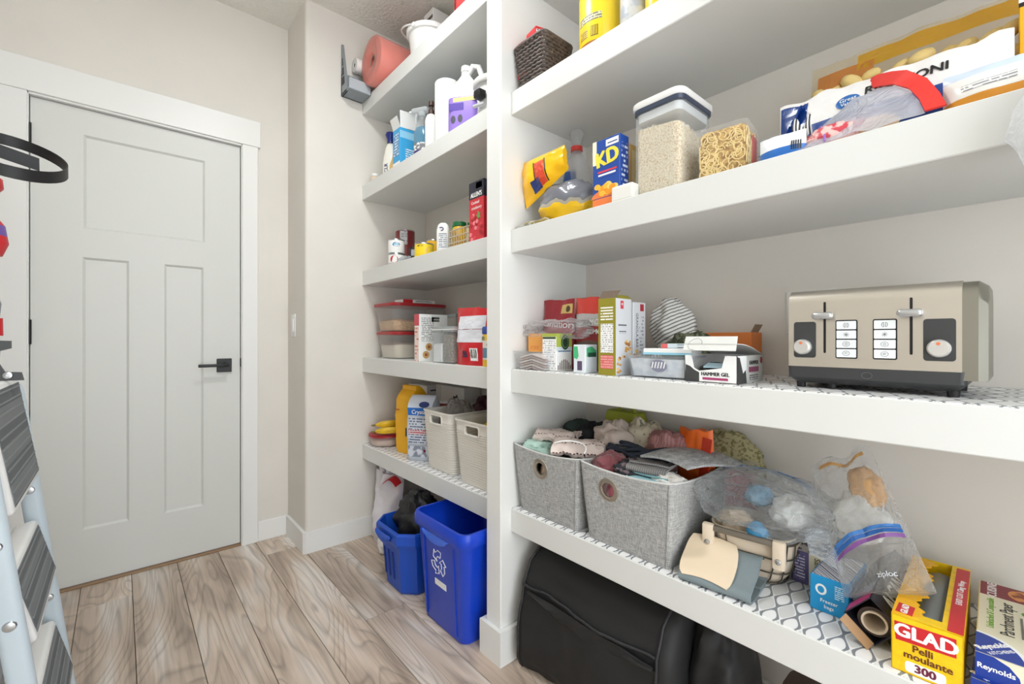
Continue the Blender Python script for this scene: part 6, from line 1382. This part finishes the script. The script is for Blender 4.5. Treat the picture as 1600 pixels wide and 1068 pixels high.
# ---------------------------------------------------------------- lower shelf: boxes of bags, foil, wrap and parchment
t, F = carton('sandwich_bag_box', 'purple and cream sandwich bag box behind the blue box', 'box', (1.262, .325, Z5L), .066, .15, .075, mat('dull_purple', (92, 84, 128), .45), FACE)
panel(t, F['front'], .034, 0, .066, .075, mat('sand_cream', (226, 218, 190), .5)); text(t, F['front'], 'Sandwich', .05, .038, .016, M_blk, r=-PI/2, lift=.0008); panel(t, F['front'], .006, .01, .026, .065, fine('sand_print', (92,84,128), (206,200,226), .007, .6), t=.0007); panel(t, F['top'], .0, .0, .066, .15, blotch('sand_top', (60, 58, 90), (200, 196, 190), 50, .5))
t, F = carton('freezer_bag_box', 'bright blue bag box with white printed top', 'box', (1.165, .262, Z5L), .068, .14, .072, mat('cyan_blue', (14, 146, 206), .42), FACE - .02)
panel(t, F['top'], .003, .004, .065, .136, fine('blue_top_print', (226, 226, 236), (120, 124, 140), .004, .5)); patch(t, F['front'], oval(.020, .046, .010, .011), M_wht); patch(t, F['front'], oval(.020, .046, .006, .007), mat('cyan_blue', (14, 146, 206)), 'print_shape', .0009)
text(t, F['front'], 'Freezer', .034, .024, .010, M_wht, lift=.0007); text(t, F['front'], 'bags', .034, .013, .010, M_wht, lift=.0007); panel(t, F['front'], .044, .034, .06, .062, fine('blue_small', (14,146,206), (200,230,244), .004, .6)); panel(t, F['right'], .02, .015, .12, .06, mat('deep_cyan', (20, 110, 170), .45))
al = thing('foil_box', 'dark navy foil box with its cardboard roll core showing', 'box', (1.182, .206, Z5L + .0225), FACE + .02, ry=.72)
w, d, h = .062, .28, .060; b = MB()
for a in ((-w/2, -w/2+.0015, 0, h), (w/2-.0015, w/2, 0, h)): b.box(a[0], a[1], -d/2, d/2, a[2], a[3])
b.box(-w/2, w/2, -d/2, d/2, 0, .0015); b.box(-w/2, w/2, -d/2, d/2, h-.0015, h); b.box(-w/2, w/2, d/2-.002, d/2, 0, h)
b.build('carton_body', mat('alcan_navy', (34, 34, 46), .4), al)
Fa = faces(w, d, h)
MB().lathe([(.0165,0),(.020,0),(.020,.26),(.0165,.26),(.0165,0)], 28, (0,0,0), tr(.004, -d/2 + .006, .028) @ rot(x=-PI/2)).build('roll_core', mat('core_cream', (222, 206, 186), .7), al, 50)
MB().lathe([(.0205,.002),(.026,.002),(.026,.256),(.0205,.256)], 28, (0,0,0), tr(.004, -d/2 + .008, .028) @ rot(x=-PI/2)).build('foil_roll', mat('dark_roll', (70, 54, 48), .5), al, 50)
MB().sheet(lambda u, v: (-w/2 + .002 + (w-.006)*u, -d/2 - .002 - .016*v, .002 - .010*v), 2, 3, .0015).build('open_flap', mat('kraft_inside', (176, 140, 104), .7), al)
text(al, Fa['top'], 'ALCAN', .032, .100, .040, M_wht, r=PI/2, lift=.0007, bold=.03); panel(al, Fa['left'], d - .036, .004, d - .003, .057, mat('alcan_magenta', (190, 40, 110), .45)); panel(al, Fa['left'], d - .10, .008, d - .045, .054, fine('alcan_print', (34,34,46), (190,190,206), .004, .6), t=.0006)
# cling wrap box: open top, saw-toothed lid folded back, roll of film inside
gl = thing('cling_wrap_box', 'yellow cling wrap box torn open along its top with red side', 'box', (1.152, .111, Z5L), FACE + .03)
w, d, h = .088, .30, .094; b = MB(); M_gy = mat('glad_yellow', (250, 204, 12), .42, var=.04, vscale=90)
b.box(-w/2, -w/2+.0015, -d/2, d/2, 0, h); b.box(w/2-.0015, w/2, -d/2, d/2, 0, h); b.box(-w/2, w/2, -d/2, d/2, 0, .0015); b.box(-w/2, w/2, -d/2, -d/2+.0015, 0, h); b.box(-w/2, w/2, d/2-.0015, d/2, 0, h)
b.build('carton_body', M_gy, gl)
teeth = [(-w/2, -d/2)] + [(-w/2 + .030 + (.006 if k % 2 else 0) + .006*math.sin(k*.8), -d/2 + .012 + d*.92*k/26) for k in range(27)] + [(-w/2, d/2)]
MB().prism(teeth, h - .0012, h + .0004).build('torn_lid', mat('glad_amber', (246, 184, 20), .45), gl)
MB().box(w/2 - .026, w/2 - .0, -d/2, d/2, h - .0012, h + .0006).build('top_edge', M_gy, gl); MB().box(-w/2, w/2, -d/2, -d/2 + .026, h - .0014, h + .0002).build('top_edge', M_gy, gl)
Fg = faces(w, d, h); Fg['right'] = faces(w, d, h)['right']
panel(gl, Fg['top'], w - .019, .002, w, d - .01, M_red, 'red_strip', t=.0012); text(gl, Fg['top'], 'EASY CUT Cling Wrap', w - .0095, .17, .012, M_wht, r=PI/2, lift=.0018)
patch(gl, Fg['top'], [(.004,.012),(.026,.010),(.027,.045),(.005,.048)], M_red, 'badge', .0010); text(gl, Fg['top'], 'GLAD', .0155, .028, .013, M_wht, lift=.0016, bold=.03, r=PI/2)
panel(gl, Fg['top'], .004, .07, .026, .15, fine('glad_print', (246,184,20), (120,80,20), .004, .5), t=.0010)
patch(gl, Fg['front'], [(.006,.052),(.080,.056),(.080,.086),(.004,.083)], M_red, 'badge'); text(gl, Fg['front'], 'GLAD', .043, .069, .030, M_wht, xs=1.0, bold=.045, lift=.0009)
text(gl, Fg['front'], 'Pelli', .040, .045, .016, mat('glad_brown', (110, 60, 20), .5), bold=.03); text(gl, Fg['front'], 'moulante', .046, .032, .016, mat('glad_brown', (110, 60, 20)), bold=.03); patch(gl, Fg['front'], rrect(.018, .068, .004, .022, .005), M_wht, 'badge'); text(gl, Fg['front'], '300', .043, .013, .018, mat('glad_plum', (110, 30, 60), .5), bold=.04, lift=.0009)
MB().lathe([(0,.0),(.012,.0),(.031,.001),(.0315,.004),(.0315,.272),(.031,.275),(0,.275)], 36, (0,0,0), tr(.002, -d/2 + .012, .045) @ rot(x=-PI/2)).build('film_roll', mat('film_roll_grey', (150, 160, 164), .18), gl, 50)
# two parchment boxes stacked
for k, lab in ((0, 'lower parchment paper box under the other at the right end'), (1, 'cream parchment paper box with blue oval, upper of two')):
    w, d, h = .085, .30, .040
    t, F = carton('parchment_box', lab, 'box', (1.155 if k else 1.148, .012, Z5L + .0402*k), w, d, h, mat('parchment_cream', (232, 226, 200), .5), FACE + .03*k)
    panel(t, F['top'], .002, .235, .083, .298, mat('wine_red', (132, 34, 48), .45)); text(t, F['top'], 'CUISINE', .018, .266, .018, M_wht, r=PI/2, lift=.0008); patch(t, F['top'], oval(.060, .266, .022, .026), blotch('roast_print', (150, 70, 36), (226, 150, 84), 60, .5), 'food_print', .0008)
    text(t, F['top'], 'Unbleached & Compostable', .016, .160, .013, mat('leaf_text', (110, 160, 50), .5), r=PI/2, xs=.85); text(t, F['top'], 'Parchment Paper', .036, .152, .024, M_blk, r=PI/2, xs=.8); patch(t, F['top'], oval(.065, .19, .012, .010), mat('leaf_badge', (90, 140, 60), .5)); panel(t, F['top'], .051, .09, .054, .17, fine('parch_small', (232,226,200), (110,110,100), .004, .7), t=.0006)
    panel(t, F['top'], .062, .03, .082, .13, fine('parch_fr', (236,232,214), (90,90,84), .006, .6), t=.0006)
    pc = [(0, 0)] + [(.052*math.cos(a), .066*math.sin(a)) for a in [PI/2*i/12 for i in range(13)]]
    patch(t, F['top'], [(x*1.12, y*1.1) for x, y in pc], M_wht, 'white_arc', .0004); patch(t, F['top'], pc, mat('reynolds_blue', (24, 58, 150), .4), 'blue_arc', .0007)
    text(t, F['top'], 'Reynolds', .018, .030, .014, M_wht, r=.9, lift=.0011, bold=.03); text(t, F['top'], 'KITCHENS', .028, .020, .009, M_wht, r=.9, lift=.0011)
    patch(t, F['front'], [(0, .0), (.05, .0), (.046, .02), (.036, .032), (.02, .039), (0, .039)], mat('reynolds_blue', (24, 58, 150)), 'blue_arc'); text(t, F['front'], 'Reynolds', .022, .02, .011, M_wht, lift=.0009, bold=.03); text(t, F['front'], '60', .068, .022, .022, M_blk, lift=.0007, bold=.03)
# ---------------------------------------------------------------- floor under the right shelves: black zip case and a brown boot
bc = thing('black_case', 'large black soft fabric case lying under the lower right shelf', 'case', (1.16, .75, 0))
M_case = mat('black_canvas', (26, 26, 27), .62, bump=.12, bscale=30)
def case_ring(y, k):
    sec = [(-.165,.006),(-.185,.05),(-.182,.15),(-.172,.262),(-.135,.335),(-.05,.395),(.10,.398),(.19,.36),(.195,.2),(.19,.006)]
    out = []
    for i, (a, b) in enumerate(zip(sec, sec[1:] + sec[:1])):
        for q in range(3):
            x = a[0] + (b[0]-a[0])*q/3; z = a[1] + (b[1]-a[1])*q/3
            n = fbm((x, y, z), 7, 2)*.018 + fbm((x, y, z), 16, 4)*.007
            out.append((x*k + n, y, max(.003, z*(.6 + .4*k) + n*.8)))
    return out
ys = [-.195, -.188, -.17] + [-.15 + .47*i/26 for i in range(27)] + [.328, .336]
MB().loft([case_ring(y, .62 if i in (0, len(ys)-1) else .9 if i in (1, len(ys)-2) else 1) for i, y in enumerate(ys)]).build('case_body', M_case, bc, 50)
def edge(i): return [Vector(case_ring(y, 1)[i]) + Vector((-.003, 0, .002)) for y in ys[3:-2]]
MB().tube(edge(9), .0045, 7).build('piping', mat('black_piping', (38, 38, 40), .5), bc, 60)
MB().tube([Vector(p) + Vector((-.002, .003, .002)) for p in case_ring(ys[-3], 1)[0:19]], .0045, 7).build('piping', mat('black_piping', (38, 38, 40)), bc, 60)
MB().tube([Vector(p) + Vector((-.002, -.003, .002)) for p in case_ring(ys[3], 1)[0:19]], .0045, 7).build('piping', mat('black_piping', (38, 38, 40)), bc, 60)
fl_ = MB(); fl_.sheet(lambda u, v: (-.178 - .012*math.sin(PI*v) + .03*v + .01*fbm((u, v, 0), 4, 1), -.15 + .45*u, .258 - .10*v*(1 - .75*abs(2*u-1)) ), 24, 8, .004); fl_.build('front_flap', M_case, bc, 60)
b_ = blob(.10, .075, .185, 61, .15, 5, box=.8).build('end_pocket', M_case, bc, 60, loc=(.0, -.245, .004))
bo_ = thing('brown_boot', 'dark brown leather boot with pale stitching behind the black case', 'boot', (1.262, .345, 0), PI/2)
MB().loft([ring(.07, .18, .033, 0), ring(.074, .185, .034, .02), ring(.07, .17, .033, .06)] + [[(x, y + s, z) for x, y, z in ring(w, d, .035, z)] for w, d, z, s in ((.068, .14, .10, .015), (.07, .11, .15, .03), (.078, .115, .235, .03))]).build('boot_upper', mat('brown_leather', (62, 40, 30), .45), bo_, 40)
MB().loft([ring(.078, .19, .036, -.0), ring(.08, .194, .036, .014)]).build('sole', mat('dark_sole', (34, 26, 22), .7), bo_, 40)
for k in range(10):
    a = k/9*PI*1.2 - .4; MB().box(-.002, .002, -.0008, .0008, -.005, .005, .0005, 1, tr(-.0385*math.cos(a), .03 - .0575*math.sin(a), .222)).build('stitch', mat('pale_stitch', (206, 186, 150), .7), bo_)
